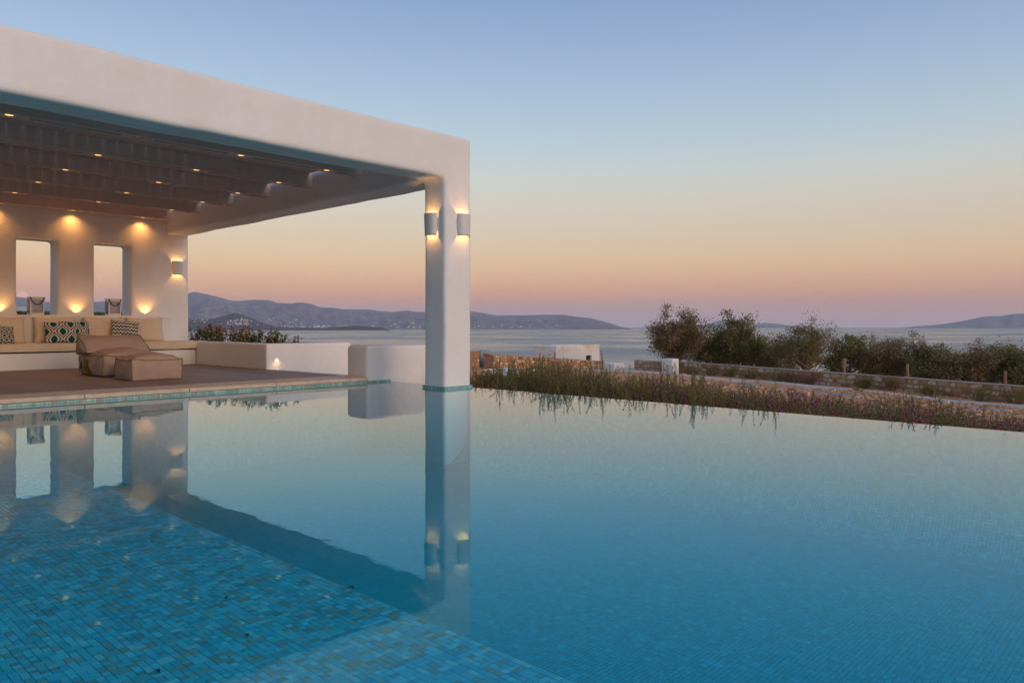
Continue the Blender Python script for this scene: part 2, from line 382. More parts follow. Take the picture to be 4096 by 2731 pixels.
class Hill:
    """an island seen across the water: ridge height follows its skyline, slopes run down to the shore on both sides"""
    def __init__(s, prof, d0, dr, d1, seed, rough=.16, pw=1.15):
        s.px = [p[0] for p in prof]; s.py = [p[1] for p in prof]; s.d0, s.dr, s.d1, s.seed, s.rough, s.pw = d0, dr, d1, seed, rough, pw
    def top(s, px):
        y = float(np.interp(px, s.px, s.py)); return .88 + (1304-y)/3000*s.dr
    def z(s, px, d):
        h = s.top(px) - SEA_Z
        t = (d-s.d0)/(s.dr-s.d0) if d <= s.dr else (s.d1-d)/(s.d1-s.dr)
        if t <= 0: return SEA_Z - 6
        x = px*.004; v = Vector((x*2.2 + s.seed, d*.0009, s.seed*1.7))
        n = noise.fractal(v, 1.0, 2.1, 6) + .6*noise.fractal(v*3.1, 1.0, 2.1, 4)
        k = 4*t*(1-t) if t < 1 else 0
        k = max(k, .0)
        ridge = 1 - abs(noise.noise(Vector((x*5+s.seed, d*.0006, 2.0))))*1.2
        h2 = h*(t**s.pw) + h*s.rough*n*k + h*.16*(ridge-.6)*k
        return SEA_Z - 2 + max(0.0, h2) + 2.5*min(1, t*8)
    def build(s, name, mat, nx=220, nd=44):
        V = []; F = []
        ds = [s.d0 + (s.d1-s.d0)*(j/(nd-1)) for j in range(nd)]
        jr = min(range(nd), key=lambda j: abs(ds[j]-s.dr)); ds[jr] = s.dr
        x0, x1 = s.px[0], s.px[-1]
        for i in range(nx):
            px = x0+(x1-x0)*i/(nx-1)
            for d in ds:
                p = camo.location + (FW + RT*((px-2048)/3000))*d
                edge = min(1, (i+.3)/6, (nx-1-i+.3)/6)
                V.append((p.x, p.y, SEA_Z + (s.z(px, d)-SEA_Z)*edge))
        for i in range(nx-1):
            for j in range(nd-1): F.append((i*nd+j, (i+1)*nd+j, (i+1)*nd+j+1, i*nd+j+1))
        return tag(link(name, mesh(name, V, F, True), mat), kind='structure')
    def find(s, px, py):
        for k in range(500):
            d = s.d0 + (s.dr-s.d0)*k/499; z = s.z(px, d)
            if .88 + (1304-py)/3000*d <= z: return d, z
        return None
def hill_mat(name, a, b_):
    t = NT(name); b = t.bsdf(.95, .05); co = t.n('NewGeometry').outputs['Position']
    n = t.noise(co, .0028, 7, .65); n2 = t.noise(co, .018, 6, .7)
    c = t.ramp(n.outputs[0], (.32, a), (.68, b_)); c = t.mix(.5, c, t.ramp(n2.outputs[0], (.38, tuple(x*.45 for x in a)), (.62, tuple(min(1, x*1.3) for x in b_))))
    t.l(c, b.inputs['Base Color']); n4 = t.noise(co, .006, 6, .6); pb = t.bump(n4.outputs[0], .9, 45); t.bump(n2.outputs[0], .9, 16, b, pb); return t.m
range_hill = Hill([(-900, 1230), (-600, 1196), (-200, 1204), (0, 1192), (75, 1188), (130, 1195), (200, 1209), (300, 1214), (380, 1207), (420, 1205), (480, 1213), (600, 1205), (700, 1184), (758, 1172), (781, 1167), (830, 1178), (880, 1189), (925, 1203), (960, 1204), (1000, 1200),
    (1040, 1199), (1080, 1201), (1110, 1212), (1170, 1214), (1200, 1209), (1245, 1216), (1280, 1229), (1330, 1231), (1380, 1238), (1440, 1237), (1480, 1238), (1530, 1245), (1580, 1248), (1625, 1241), (1660, 1247), (1700, 1248), (1780, 1240), (1884, 1245),
    (1930, 1251), (1980, 1261), (2100, 1261), (2180, 1259), (2260, 1259), (2300, 1266), (2360, 1272), (2420, 1287), (2470, 1300), (2520, 1308)], 5400, 8200, 10500, 3.1)
head_hill = Hill([(300, 1312), (520, 1290), (640, 1281), (700, 1274), (758, 1271), (800, 1277), (860, 1273), (900, 1262), (938, 1251), (975, 1258), (1010, 1274), (1050, 1290), (1090, 1302), (1150, 1309), (1300, 1311), (1400, 1303), (1450, 1304), (1560, 1312)], 4300, 4900, 5350, 8.4, .12)
islet_hill = Hill([(2560, 1306), (2700, 1303), (2800, 1302), (2850, 1291), (2880, 1281), (2905, 1280), (2950, 1286), (3000, 1289), (3030, 1296), (3060, 1291), (3090, 1293), (3120, 1297), (3170, 1303), (3260, 1306)], 10400, 11200, 12000, 5.5, .1)
right_hill = Hill([(3600, 1307), (3716, 1302), (3770, 1296), (3820, 1289), (3870, 1280), (3910, 1271), (3940, 1265), (4000, 1264), (4050, 1256), (4096, 1254), (4250, 1244), (4500, 1252), (4700, 1280), (4900, 1306)], 8200, 10000, 11500, 9.2, .1)
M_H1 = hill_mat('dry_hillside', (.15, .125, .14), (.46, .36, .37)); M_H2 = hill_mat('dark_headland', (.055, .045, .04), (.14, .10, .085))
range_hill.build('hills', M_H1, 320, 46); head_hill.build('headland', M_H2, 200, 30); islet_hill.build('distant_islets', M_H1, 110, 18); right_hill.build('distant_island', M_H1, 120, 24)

def far_houses():
    r = random.Random(11); protos = []
    for k in range(5):
        m = MB(); a = r.uniform(6, 9); b = r.uniform(5, 7); h = r.uniform(4, 6.5)
        m.box(-a, a, -b, b, -6, h); m.box(-a*.9, a*.25, -b*.8, b*.8, h-.2, h+r.uniform(2.2, 3.4)); m.box(a-.1, a+r.uniform(3, 5), -b*.7, b*.6, -6, h*.62)
        protos.append(mesh('far_house', m.v, m.f))
    spots = []
    def cluster(hill, n, x0, x1, y0, y1, lab, grp):
        for _ in range(n):
            px = r.uniform(x0, x1); py = y0 + (y1-y0)*r.random()
            spots.append((hill, px, py, lab, grp))
    for _ in range(46):
        px = r.gauss(965, 34); py = 1275 + abs(px-960)*.12 + r.uniform(0, 24); spots.append((head_hill, px, py, 'tiny white house of the village on the dark headland', 'village houses on the headland'))
    cluster(head_hill, 9, 762, 830, 1276, 1298, 'tiny white house on the headland slope beside the terrace wall', 'houses on the headland slope')
    cluster(range_hill, 52, 1085, 1400, 1303, 1312, 'tiny white house of the waterfront town below the hills', 'waterfront town houses')
    cluster(range_hill, 26, 1030, 1300, 1268, 1302, 'tiny white house scattered on the hillside above the waterfront town', 'houses on the hillside above the town')
    cluster(range_hill, 26, 1480, 1700, 1278, 1312, 'tiny white house on the low slope left of the white column', 'houses on the slope left of the column')
    cluster(range_hill, 22, 1890, 2260, 1300, 1312, 'tiny white house on the shore right of the white column', 'houses on the shore right of the column')
    i = 0
    for hill, px, py, lab, grp in spots:
        q = hill.find(px, py)
        if not q: continue
        d, z = q; p = camo.location + (FW + RT*((px-2048)/3000))*d
        o = link('village_house', protos[i % 5], M_FARW); o.location = (p.x, p.y, z); o.rotation_euler = (0, 0, r.uniform(0, PI)); k = r.uniform(.45, 1.0)*(.95 if hill is range_hill else .7); o.scale = (k, k, k)
        tag(o, lab, 'house', grp); i += 1
far_houses()

def build_moon():
    bm = bmesh.new(); bmesh.ops.create_uvsphere(bm, u_segments=32, v_segments=20, radius=1)
    t = NT('moon_surface'); e = t.n('Emission'); co = t.coords(); n = t.noise(co, 2.2, 4, .6)
    t.l(t.ramp(n.outputs[0], (.35, (1.0, .44, .29)), (.65, (1.0, .52, .36))), e.inputs[0]); e.inputs[1].default_value = 1.35; t.l(e.outputs[0], t.out.inputs[0])
    o = from_bm('moon', bm, t.m, None, True); p = on_view(91, 1182, 40000); o.location = p; rr = 18.5/3000*40000; o.scale = (rr, rr, rr*.86)
    tag(o, 'pale orange full moon rising over the hills in the window', 'moon')
build_moon()
def build_haze():
    m = MB().box(-14600, 14600, -14600, 14600, SEA_Z-6, 460); t = NT('sea_haze'); v = t.n('VolumePrincipled')
    v.inputs['Color'].default_value = (.72, .84, 1.0, 1); v.inputs['Density'].default_value = HAZE; v.inputs['Anisotropy'].default_value = 0.0
    t.l(v.outputs[0], t.out.inputs[1])
    o = m.build('haze', t.m); tag(o, kind='stuff')
HAZE = 7.0e-5
build_haze()

# ------------------------------------------------------------------ the pool
def plain(name, x0, x1, y0, y1, z0, z1, mat, kind='structure', parent=None):
    o = MB().box(x0, x1, y0, y1, z0, z1).build(name, mat, parent)
    if kind: tag(o, kind=kind)
    return o
XS, ZS, ZD, XI, YB = 1.90, -.27, -1.05, 7.43, 9.635
pool = tag(empty('swimming_pool', (0, 0, 0)), kind='structure')
pm = MB()
pm.box(-4.2, XS, -5.2, YB+.2, ZS-.3, ZS); pm.box(XS-.2, XI, -5.2, YB+.2, ZD-.3, ZD); pm.box(XS-.2, XS-.002, -5.2, YB+.1, ZD-.1, ZS-.01)
pm.box(-4.2, XI-.07, YB+.004, YB+.25, ZD-.2, .030); pm.box(XI-.07, XI, -5.2, YB+.2, ZD-.2, -.007); pm.box(-4.4, -4.0, -5.2, YB+.2, ZD-.2, .03); pm.box(-4.4, XI, -5.4, -5.0, ZD-.2, .03)
pm.build('pool_shell', M_GROUT, pool)
PAL = np.array([(.06, .43, .53), (.09, .48, .57), (.04, .38, .49), (.13, .32, .33), (.20, .33, .30), (.17, .49, .55), (.09, .35, .39)])
PRB = np.array([.34, .20, .14, .12, .07, .06, .07]); PRB = PRB/PRB.sum()
def mosaic(x0, x1, y0, y1, u, seed):
    """random mosaic of 1x1, 2x1, 1x2 and 2x2 units: list of (x0,x1,y0,y1)"""
    r = random.Random(seed); nx = int((x1-x0)/u); ny = int((y1-y0)/u); used = bytearray(nx*ny); T = []
    for j in range(ny):
        for i in range(nx):
            if used[j*nx+i]: continue
            q = r.random(); a, b = (1, 1) if q < .58 else (2, 1) if q < .79 else (1, 2) if q < .93 else (2, 2)
            if i+a > nx or (a == 2 and used[j*nx+i+1]): a = 1
            if j+b > ny: b = 1
            for jj in range(b):
                for ii in range(a): used[(j+jj)*nx+i+ii] = 1
            T.append((x0+i*u, x0+(i+a)*u, y0+j*u, y0+(j+b)*u, a, b))
    return T
def tile_cols(n, seed, PAL=PAL):
    g = np.random.default_rng(seed); c = PAL[g.choice(len(PAL), n, p=PRB)]*g.uniform(.82, 1.16, (n, 1)); return np.clip(c*g.uniform(.95, 1.05, (n, 3)), 0, 1)
def box_quads(B):
    """tops and sides of many low boxes: B rows x0,x1,y0,y1,z0,z1"""
    x0, x1, y0, y1, z0, z1 = [B[:, i] for i in range(6)]
    def q(*pts): return np.stack([np.stack(p, 1) for p in pts], 1)
    faces = [q((x0, y0, z1), (x1, y0, z1), (x1, y1, z1), (x0, y1, z1)), q((x0, y0, z0), (x1, y0, z0), (x1, y0, z1), (x0, y0, z1)), q((x1, y0, z0), (x1, y1, z0), (x1, y1, z1), (x1, y0, z1)),
             q((x1, y1, z0), (x0, y1, z0), (x0, y1, z1), (x1, y1, z1)), q((x0, y1, z0), (x0, y0, z0), (x0, y0, z1), (x0, y1, z1))]
    return np.stack(faces, 1).reshape(-1, 3)
def one_tile_mat(name, PAL, rough, spec):
    t = NT(name); b = t.bsdf(rough, spec); oi = t.n('ObjectInfo'); cum = 0; st = []
    for c, p in zip(PAL, PRB): st.append((cum, tuple(c))); cum += p
    r = t.n('ValToRGB'); r.color_ramp.interpolation = 'CONSTANT'; t.l(oi.outputs['Random'], r.inputs[0]); e = r.color_ramp.elements
    while len(e) < len(st): e.new(.5)
    for q, (p, c) in zip(e, st): q.position = p; q.color = (*c, 1)
    t.l(r.outputs[0], b.inputs['Base Color']); return t.m
PALW = np.array([(.26, .44, .43), (.36, .52, .49), (.20, .37, .38), (.30, .33, .27), (.46, .60, .57), (.30, .50, .52), (.38, .40, .33)])
M_TILE1 = one_tile_mat('glazed_mosaic_tile_single', PAL, .7, 0); M_TILE2 = one_tile_mat('waterline_tile_single', PALW, .3, .35)
g_ = .0014
shelf = mosaic(0.0, XS, .8, YB, .027, 3)
vis = []
for i, t_ in enumerate(shelf):
    c = ((t_[0]+t_[1])/2, (t_[2]+t_[3])/2, ZS); p = proj(c)
    if 0 < p[0] < 4096 and 0 < p[1] < 2731: vis.append((p[2]**2/(t_[4]*t_[5]), i))
single = set(i for _, i in sorted(vis)[:300])
tile_me = {}
for i in sorted(single):
    t_ = shelf[i]; k = (t_[4], t_[5])
    if k not in tile_me:
        a, b = t_[4]*.027/2-g_, t_[5]*.027/2-g_; m = MB(); m.box(-a, a, -b, b, -.001, .0045); tile_me[k] = mesh('mosaic_tile', m.v, m.f)
    o = link('mosaic_tile', tile_me[k], M_TILE1, pool); o.location = ((t_[0]+t_[1])/2, (t_[2]+t_[3])/2, ZS)
B = np.array([(a+g_, b-g_, c+g_, d-g_, ZS-.001, ZS+.0045) for i, (a, b, c, d, _, _) in enumerate(shelf) if i not in single])
tag(link('shelf_mosaic', quads_np('shelf_mosaic', box_quads(B), len(B)*5, np.repeat(tile_cols(len(B), 5), 5, 0)), M_TILE, pool), kind='stuff')
CV = .45                                         # the floor coves up into the spill wall
deep = np.array([t_[:4] for t_ in mosaic(XI-.073-CV-int((XI-.073-CV-XS)/.03)*.03, XI-.073-CV+.001, -.5, YB, .03, 9)]); n = len(deep)
Q = np.stack([np.stack([deep[:, 0]+g_, deep[:, 2]+g_, np.full(n, ZD+.004)], 1), np.stack([deep[:, 1]-g_, deep[:, 2]+g_, np.full(n, ZD+.004)], 1), np.stack([deep[:, 1]-g_, deep[:, 3]-g_, np.full(n, ZD+.004)], 1), np.stack([deep[:, 0]+g_, deep[:, 3]-g_, np.full(n, ZD+.004)], 1)], 1).reshape(-1, 3)
tag(link('deep_floor_mosaic', quads_np('deep_floor_mosaic', Q, n, np.clip(tile_cols(n, 6)*.45*.95+np.array([(.06, .58, .57)])*.55, 0, .9)), M_TILE, pool), kind='stuff')
# the riser of the shelf, the back wall under the coping and the infinity wall carry the same mosaic
def wall_mosaic(name, T, f, seed, pal=PAL, mat=M_TILE):
    n = len(T); A = np.array([t_[:4] for t_ in T]); a0, a1, b0, b1 = A[:, 0]+g_, A[:, 1]-g_, A[:, 2]+g_, A[:, 3]-g_
    Q = np.stack([f(a0, b0), f(a1, b0), f(a1, b1), f(a0, b1)], 1).reshape(-1, 3)
    tag(link(name, quads_np(name, Q, n, tile_cols(n, seed, pal)), mat, pool), kind='stuff')
wall_mosaic('riser_mosaic', mosaic(0, YB, ZD, ZS, .03, 21), lambda a, b: np.stack([np.full_like(a, XS+.003), a, b], 1), 22)
wall_mosaic('far_wall_mosaic', mosaic(XS, XI-.07, ZD, -.03, .03, 23), lambda a, b: np.stack([a, np.full_like(a, YB), b], 1), 24, PAL*.2+np.array([(.10, .38, .45)])*.8)
def cove(a, b):                                  # b runs up along the profile: arc from the floor, then the straight wall
    la = CV*PI/2; t = np.clip(b/CV, 0, PI/2); st = np.maximum(0, b-la)
    return np.stack([XI-.073-CV + CV*np.sin(t), a, ZD+.004 + CV*(1-np.cos(t)) + st], 1)
wall_mosaic('spill_wall_mosaic', mosaic(-.5, YB, 0, CV*PI/2 + (-ZD-.012-CV), .03, 25), cove, 26, np.clip(PAL*.25*1.2+np.array([(.08, .54, .55)])*.75, 0, .9))
# waterline band along the terrace: two rows, one by one where they show largest
band = []
for row in range(3):
    x = 0.5
    while x < XI-.075:
        wd = rng.choice((.026, .026, .026, .052)); band.append((x, x+wd, -.024+row*.026, -.024+(row+1)*.026)); x += wd
band = [b for b in band if b[1] > 1.2 and (b[3] < .05)]
bsort = sorted(range(len(band)), key=lambda i: (proj(((band[i][0]+band[i][1])/2, YB, .02))[2] + (9 if band[i][0] < 1.9 else 0) + (5 if band[i][3] < 0 else 0))/(band[i][1]-band[i][0]))
bs = set(bsort[:300]); bme = {}
for i in sorted(bs):
    a, b, c, d = band[i]; k = round(b-a, 3)
    if k not in bme:
        m = MB(); m.box(-(b-a)/2+g_, (b-a)/2-g_, -.003, .002, -.013+g_, .013-g_); bme[k] = mesh('waterline_tile', m.v, m.f)
    o = link('waterline_tile', bme[k], M_TILE2, pool); o.location = ((a+b)/2, YB, (c+d)/2)
rest = [band[i] for i in range(len(band)) if i not in bs]
wall_mosaic('waterline_mosaic', [(a, b, c, d, 1, 1) for a, b, c, d in rest], lambda a, b: np.stack([a, np.full_like(a, YB-.002), b], 1), 28, PALW, M_TILEW)
M_WATER = water_mat('pool_water', [(2.2, (1, .45, 1), .08, .012), (9, (1, .5, 1), .07, .004), (38, None, .03, .001)], (.0, .915, .965), .72)
wm = MB().box(-4.02, XI+.012, -5.02, YB+.02, ZD-.1, 0.0)
tag(wm.build('pool_water', M_WATER), kind='structure')

# ------------------------------------------------------------------ terrace floor and coping
plain('terrace_floor', -4.4, 6.95, 10.305, 15.9, -.5, .080, M_DECK)
coping = tag(empty('pool_coping', (0, 0, 0)), kind='structure')
x = -4.4; k = 0
while x < 6.9:
    e = min(x + 1.22, 6.912)
    rbox('coping_slab', x+.002, e-.002, YB-.025, 10.302, .032, .085, M_COPE, coping, r=.012, cell=.4, wob=.002, seed=k); x = e; k += 1
plain('landing', 6.952, 7.22, 10.0, 12.9, -.4, .068, M_PL); 
for k in range(4): plain('garden_step', 7.22+.32*k, 7.54+.32*k, 10.0, 12.9, -1.2, .068-.15*(k+1), M_PL)

# ------------------------------------------------------------------ plaster frame of the pergola (one smooth render over posts and beams)
def plaster_union(boxes, voxel, smooth, wob, seed, cuts=()):
    bm = bmesh.new()
    for b in boxes:
        m = MB().box(*b); vs = [bm.verts.new(p) for p in m.v]
        for f in m.f: bm.faces.new([vs[i] for i in f])
    bmesh.ops.recalc_face_normals(bm, faces=bm.faces)
    me = bpy.data.meshes.new('tmp'); bm.to_mesh(me); bm.free(); o = bpy.data.objects.new('tmp', me); COL.objects.link(o)
    md = o.modifiers.new('r', 'REMESH'); md.mode = 'VOXEL'; md.voxel_size = voxel
    sm = o.modifiers.new('s', 'SMOOTH'); sm.factor = .5; sm.iterations = smooth
    dg = bpy.context.evaluated_depsgraph_get(); me2 = bpy.data.meshes.new_from_object(o.evaluated_get(dg))
    bpy.data.objects.remove(o)
    for v in me2.vertices:
        p = v.co; s = Vector((seed, seed*2, 0)); q = noise.noise_vector(p*.8+s)*wob + noise.noise_vector(p*2.7+s)*wob*.35; v.co = p + q
    return me2
def split_mesh(me, keys):
    """cut one rendered skin into named parts by region"""
    out = {}
    for p in me.polygons: out.setdefault(keys(p.center), []).append(tuple(p.vertices))
    res = {}
    for k, fs in out.items():
        ids = {}; V = []; F = []
        for f in fs:
            for i in f:
                if i not in ids: ids[i] = len(V); V.append(me.vertices[i].co.copy())
            F.append(tuple(ids[i] for i in f))
        m = mesh(k, V, F, True); res[k] = m
        nr = [me.vertices[i].normal.copy() for i in ids]
        m.normals_split_custom_set_from_vertices(nr)
    return res
XC0, XC1, YF0, YF1 = 6.93, 7.44, 7.855, 8.30
pergola = tag(empty('pergola', (XC0, YF0, 0)), 'white plastered pergola with thick beams and taupe rafters over the terrace', 'pergola')
def under(o, root):                              # keep world coordinates of a part when its thing stands elsewhere
    o.parent = root; o.matrix_parent_inverse = Matrix.Translation(-Vector(root.location)); return o
fr = plaster_union([(-3.6, XC1, YF0, YF1+.05, 2.95, 3.56), (XC0, XC1, YF0, 17.32, 2.95, 3.56), (XC0, XC1, YF0, YF1, -1.2, 3.2), (-3.6, -3.1, YF0, 17.32, 2.95, 3.56)], .032, 8, .014, 1.0)
def where(c):
    if c.z < 2.90 and c.x > 6: return 'column'
    if c.y < YF1+.12: return 'front_beam'
    return 'side_beam'
for k, m in split_mesh(fr, where).items():
    if k == 'side_beam':
        sides = split_mesh(m, lambda c: 'side_beam' if c.x > 0 else 'side_beam_end')
        for q in sides.values(): under(link('side_beam', q, M_PL), pergola)
    else:
        o = under(link(k, m, M_PL), pergola)
        if k == 'column': column = o
def band_column():
    T = mosaic(0, XC1-XC0, -.03, .035, .026, 31); T2 = mosaic(0, YF1-YF0, -.03, .035, .026, 32); n = len(T)+len(T2); A = np.array([t_[:4] for t_ in T]); A2 = np.array([t_[:4] for t_ in T2])
    def q(A, f): a0, a1, b0, b1 = A[:, 0]+g_, A[:, 1]-g_, A[:, 2]+g_, A[:, 3]-g_; return np.stack([f(a0, b0), f(a1, b0), f(a1, b1), f(a0, b1)], 1).reshape(-1, 3)
    Q = np.concatenate([q(A, lambda a, b: np.stack([XC0+a, np.full_like(a, YF0-.018), b], 1)), q(A2, lambda a, b: np.stack([np.full_like(a, XC0-.018), YF0+a, b], 1))])
    o = link('waterline_tiles', quads_np('waterline_tiles', Q, n, tile_cols(n, 33, PALW)), M_TILEW); o.parent = column; tag(o, kind='stuff')
    m = MB().box(XC0-.016, XC1+.010, YF0-.016, YF1+.010, -.05, .036); m.build('waterline_band', M_GROUT, column)
band_column()
# rafters with routed slots and lamp recesses, plank ceiling above
ZR = 3.25; LX = [6.37-1.376*k for k in range(7)]; RY = [9.93+1.427*k for k in range(6)]; RY[5] = 17.165
def rafter_mesh():
    m = MB(); hw = .11
    m.box(-3.3, XC0+.04, -hw, hw, ZR+.024, ZR+.215)
    for s in (-1, 1): m.box(-3.3, XC0+.04, min(s*hw, s*.055), max(s*hw, s*.055), ZR, ZR+.027)
    for lx in LX:
        m.box(lx-.19, lx-.062, -.056, .056, ZR+.001, ZR+.027); m.box(lx+.062, lx+.19, -.056, .056, ZR+.001, ZR+.027)
    m.box(XC0-.16, XC0+.04, -.056, .056, ZR+.001, ZR+.027)
    return mesh('rafter', m.v, m.f)
rme = rafter_mesh()
for y in RY: o = under(link('rafter', rme, M_WOOD), pergola); o.location = (0, y, 0)
pk = MB().box(-.0912, .0912, YF1+.02, 17.31, ZR+.216, ZR+.232); pme = mesh('ceiling_plank', pk.v, pk.f)
x = -2.91
while x < XC0-.14: o = under(link('ceiling_plank', pme, M_WOOD), pergola); o.location = (x, 0, rng.uniform(-.001, .003)); x += .19

DL_W = 22.0; UP_W = 13.0; SC_W = 5.5; ST_W = 1.0
ORD = ['first', 'second', 'third', 'fourth', 'fifth', 'sixth']
def warm_light(name, kind, loc, energy, parent, size=100, blend=.7, radius=.02, rot=(0, 0, 0), color=(1.0, .43, .11)):
    ld = bpy.data.lights.new(name, kind); ld.energy = energy; ld.color = color; ld.shadow_soft_size = radius
    if kind == 'SPOT': ld.spot_size = R(size); ld.spot_blend = blend
    o = bpy.data.objects.new(name, ld); COL.objects.link(o); o.location = loc; o.rotation_euler = rot; o.parent = parent; return o
def downlight():
    root = empty('downlight'); m = MB(); m.lathe([(.054, 0), (.056, .004), (.047, .006), (.044, .001)], (0, 0, ZR+.004), 20); m.build('trim_ring', M_STEEL, root, True)
    m = MB(); m.lathe([(.0005, -.003), (.03, -.002), (.044, .001)], (0, 0, ZR+.006), 18); return root, m
dl_me = None
for r_, y in enumerate(RY):
    for c_, lx in enumerate(LX):
        lit = not (r_ == 0 and c_ == 2)
        if lx < 1.2 and not (r_ == 5 and lx > 0): continue
        root, m = downlight(); m.build('lamp', M_BULB if lit else M_STEEL, root); root.location = (lx, y, 0)
        if lit: warm_light('bulb', 'SPOT', (0, 0, ZR-.004), DL_W if r_ < 5 else 26.0, root, 135 if r_ == 5 else 95, 1.0, .044 if r_ == 5 else .11)
        row = ORD[r_]; pos = ['nearest the side beam', 'second from the side beam', 'third from the side beam', 'fourth from the side beam', 'fifth from the side beam'][c_]
        tag(root, '%s recessed downlight in the %s rafter from the pool, %s' % ('glowing' if lit else 'unlit', row, pos), 'downlight', 'recessed downlights in the rafters')

# ------------------------------------------------------------------ end wall with tall openings, masonry bench
YW = 17.30; WINS = [(4.03, 4.75), (5.43, 6.18), (2.62, 3.35), (1.2, 1.93)]
def end_wall():
    xs = [-3.6] + sorted([e for p in WINS for e in p]) + [7.43]; bx = []
    for i in range(len(xs)-1):
        a, b = xs[i], xs[i+1]
        if any(abs(a-p[0]) < 1e-6 for p in WINS): bx += [(a-.02, b+.02, YW, YW+.55, -.6, 1.09), (a-.02, b+.02, YW, YW+.55, 2.63, 3.54)]
        else: bx.append((a, b, YW, YW+.55, -.6, 3.54))
    me = plaster_union(bx, .030, 2, .006, 4.0)
    me.polygons.foreach_set('use_smooth', [True]*len(me.polygons))
    o = link('terrace_end_wall', me, M_PL); tag(o, 'white plastered end wall of the terrace with tall unglazed window openings', 'wall')
end_wall()
bench = tag(empty('masonry_bench', (6.9, 15.8, .08)), 'white plastered masonry bench with a low back ledge along the end wall', 'bench')
under(rbox('seat_base', -3.4, 6.945, 15.80, 16.9, .06, .385, M_PL, None, .03, .35, .006, 3), bench)
under(rbox('back_ledge', -3.4, 6.90, 16.88, 17.305, .06, 1.10, M_PL, None, .035, .35, .006, 5), bench)
def soft(amp, seed, fr=5):
    def f(p): return p + noise.noise_vector(p*fr + Vector((seed, 0, 0)))*amp + noise.noise_vector(p*fr*2.3 + Vector((0, seed, 0)))*amp*.4
    return f
sc = tag(empty('seat_cushion', (6.9, 15.8, .39)), 'long cream seat cushion lying on the masonry bench', 'cushion')
mt = under(rbox('mattress', -3.3, 6.98, 15.77, 16.86, .405, .552, M_CUSH, None, .022, .12, 0, 2, soft(.008, 3)), sc)
sf = soft(.008, 3)
for z in (.418, .54):
    pts = [sf(Vector((-3.2+i*.12, 15.772, z))) for i in range(85)] + [sf(Vector((6.975, 15.78+.1*i, z))) for i in range(1, 10)]
    MB().tube(pts, .005, 5).build('piping', M_CUSH, mt)

def pillow(name, W, H, T, mat, fn=None, n=28, seed=0, pipe=True):
    root = empty(name); U = np.linspace(-1, 1, n+1); V = []; F = []; C = []; id_ = {}
    def pt(i, j, s):
        u, v = U[i], U[j]; e = ((1-u**2)*(1-v**2))
        t = T/2*(max(e, 0)**.42)
        x = W/2*u*(1-.07*(1-v*v)*(u*u)); z = H/2*v*(1-.08*(1-u*u)*(v*v))
        q = noise.noise_vector(Vector((x*7+seed, z*7, s*3)))*.010*max(e, 0)**.5 + noise.noise_vector(Vector((x*16+seed, z*16, s*5)))*.006
        rid = noise.noise(Vector((u*9+seed, v*2, 4)))*.012*(1-e)*max(0, v)
        return Vector((x, s*(t+rid), z)) + q
    for s in (-1, 1):
        for i in range(n+1):
            for j in range(n+1):
                k = (i, j, s if 0 < i < n and 0 < j < n else 0)
                if k not in id_:
                    id_[k] = len(V); V.append(pt(i, j, s if k[2] else 0)); C.append(fn(U[i], U[j]) if fn else (1, 1, 1))
    for s in (-1, 1):
        g = lambda i, j: id_[(i, j, s if 0 < i < n and 0 < j < n else 0)]
        for i in range(n):
            for j in range(n):
                q = (g(i, j), g(i+1, j), g(i+1, j+1), g(i, j+1)); F.append(q if s < 0 else q[::-1])
    me = mesh(name+'_cover', V, F, True)
    if fn: setcol(me, C)
    cv = link('cover', me, mat, root)
    if pipe:
        ring = [id_[(i, 0, 0)] for i in range(n)] + [id_[(n, j, 0)] for j in range(n)] + [id_[(i, n, 0)] for i in range(n, 0, -1)] + [id_[(0, j, 0)] for j in range(n, -1, -1)]
        MB().tube([V[i] for i in ring], .006, 5, False).build('piping', mat if not fn else M_CUSH, cv, True)
    return root
TEAL = (.006, .075, .085); CREAM = (.60, .52, .43)
def ogee(cx, cy):
    def f(u, v):
        x = (u*cx) % 2.0; y = (v*cy) % 2.0
        if x > 1: x = 2-x
        wv = (1+math.cos(PI*y))/2
        wv = .12+.76*wv
        d = (wv-x) if x < wv else (x-wv)
        size = wv if x < wv else 1-wv
        if d < .10: return CREAM
        if d < .27: return TEAL
        if d < .47: return CREAM
        return TEAL
    return f
def chevron(nx, ny):
    def f(u, v):
        z = (v*ny + abs(((u*nx) % 2)-1)*1.1) % 2
        return TEAL if z < 1 else CREAM
    return f
def lattice(nx, ny):
    def f(u, v):
        y = v*ny; row = math.floor(y); x = u*nx + (.5 if row % 2 else 0)
        dx = (x % 1)-.5; dy = (y % 1)-.5; d = math.hypot(dx*1.0, dy*1.0)
        return CREAM if .30 < d < .48 else TEAL
    return f
for i, (x0, lab) in enumerate([(3.30, 'cream back cushion behind the circle-lattice pillow, cut by the picture edge'), (4.18, 'cream back cushion behind the two ogee-pattern pillows, below the first window'),
                               (5.06, 'cream back cushion left of the zigzag pillow, below the second window'), (5.88, 'cream back cushion right of the zigzag pillow, last on the bench')]):
    o = pillow('back_cushion', .74, .53, .21, M_CUSH, None, 24, i*3.3); o.location = (x0+.37, 16.72, .80); o.rotation_euler = (R(-13), 0, R([2, -2, 1, -3][i]))
    tag(o, lab, 'cushion', 'cream back cushions on the bench')
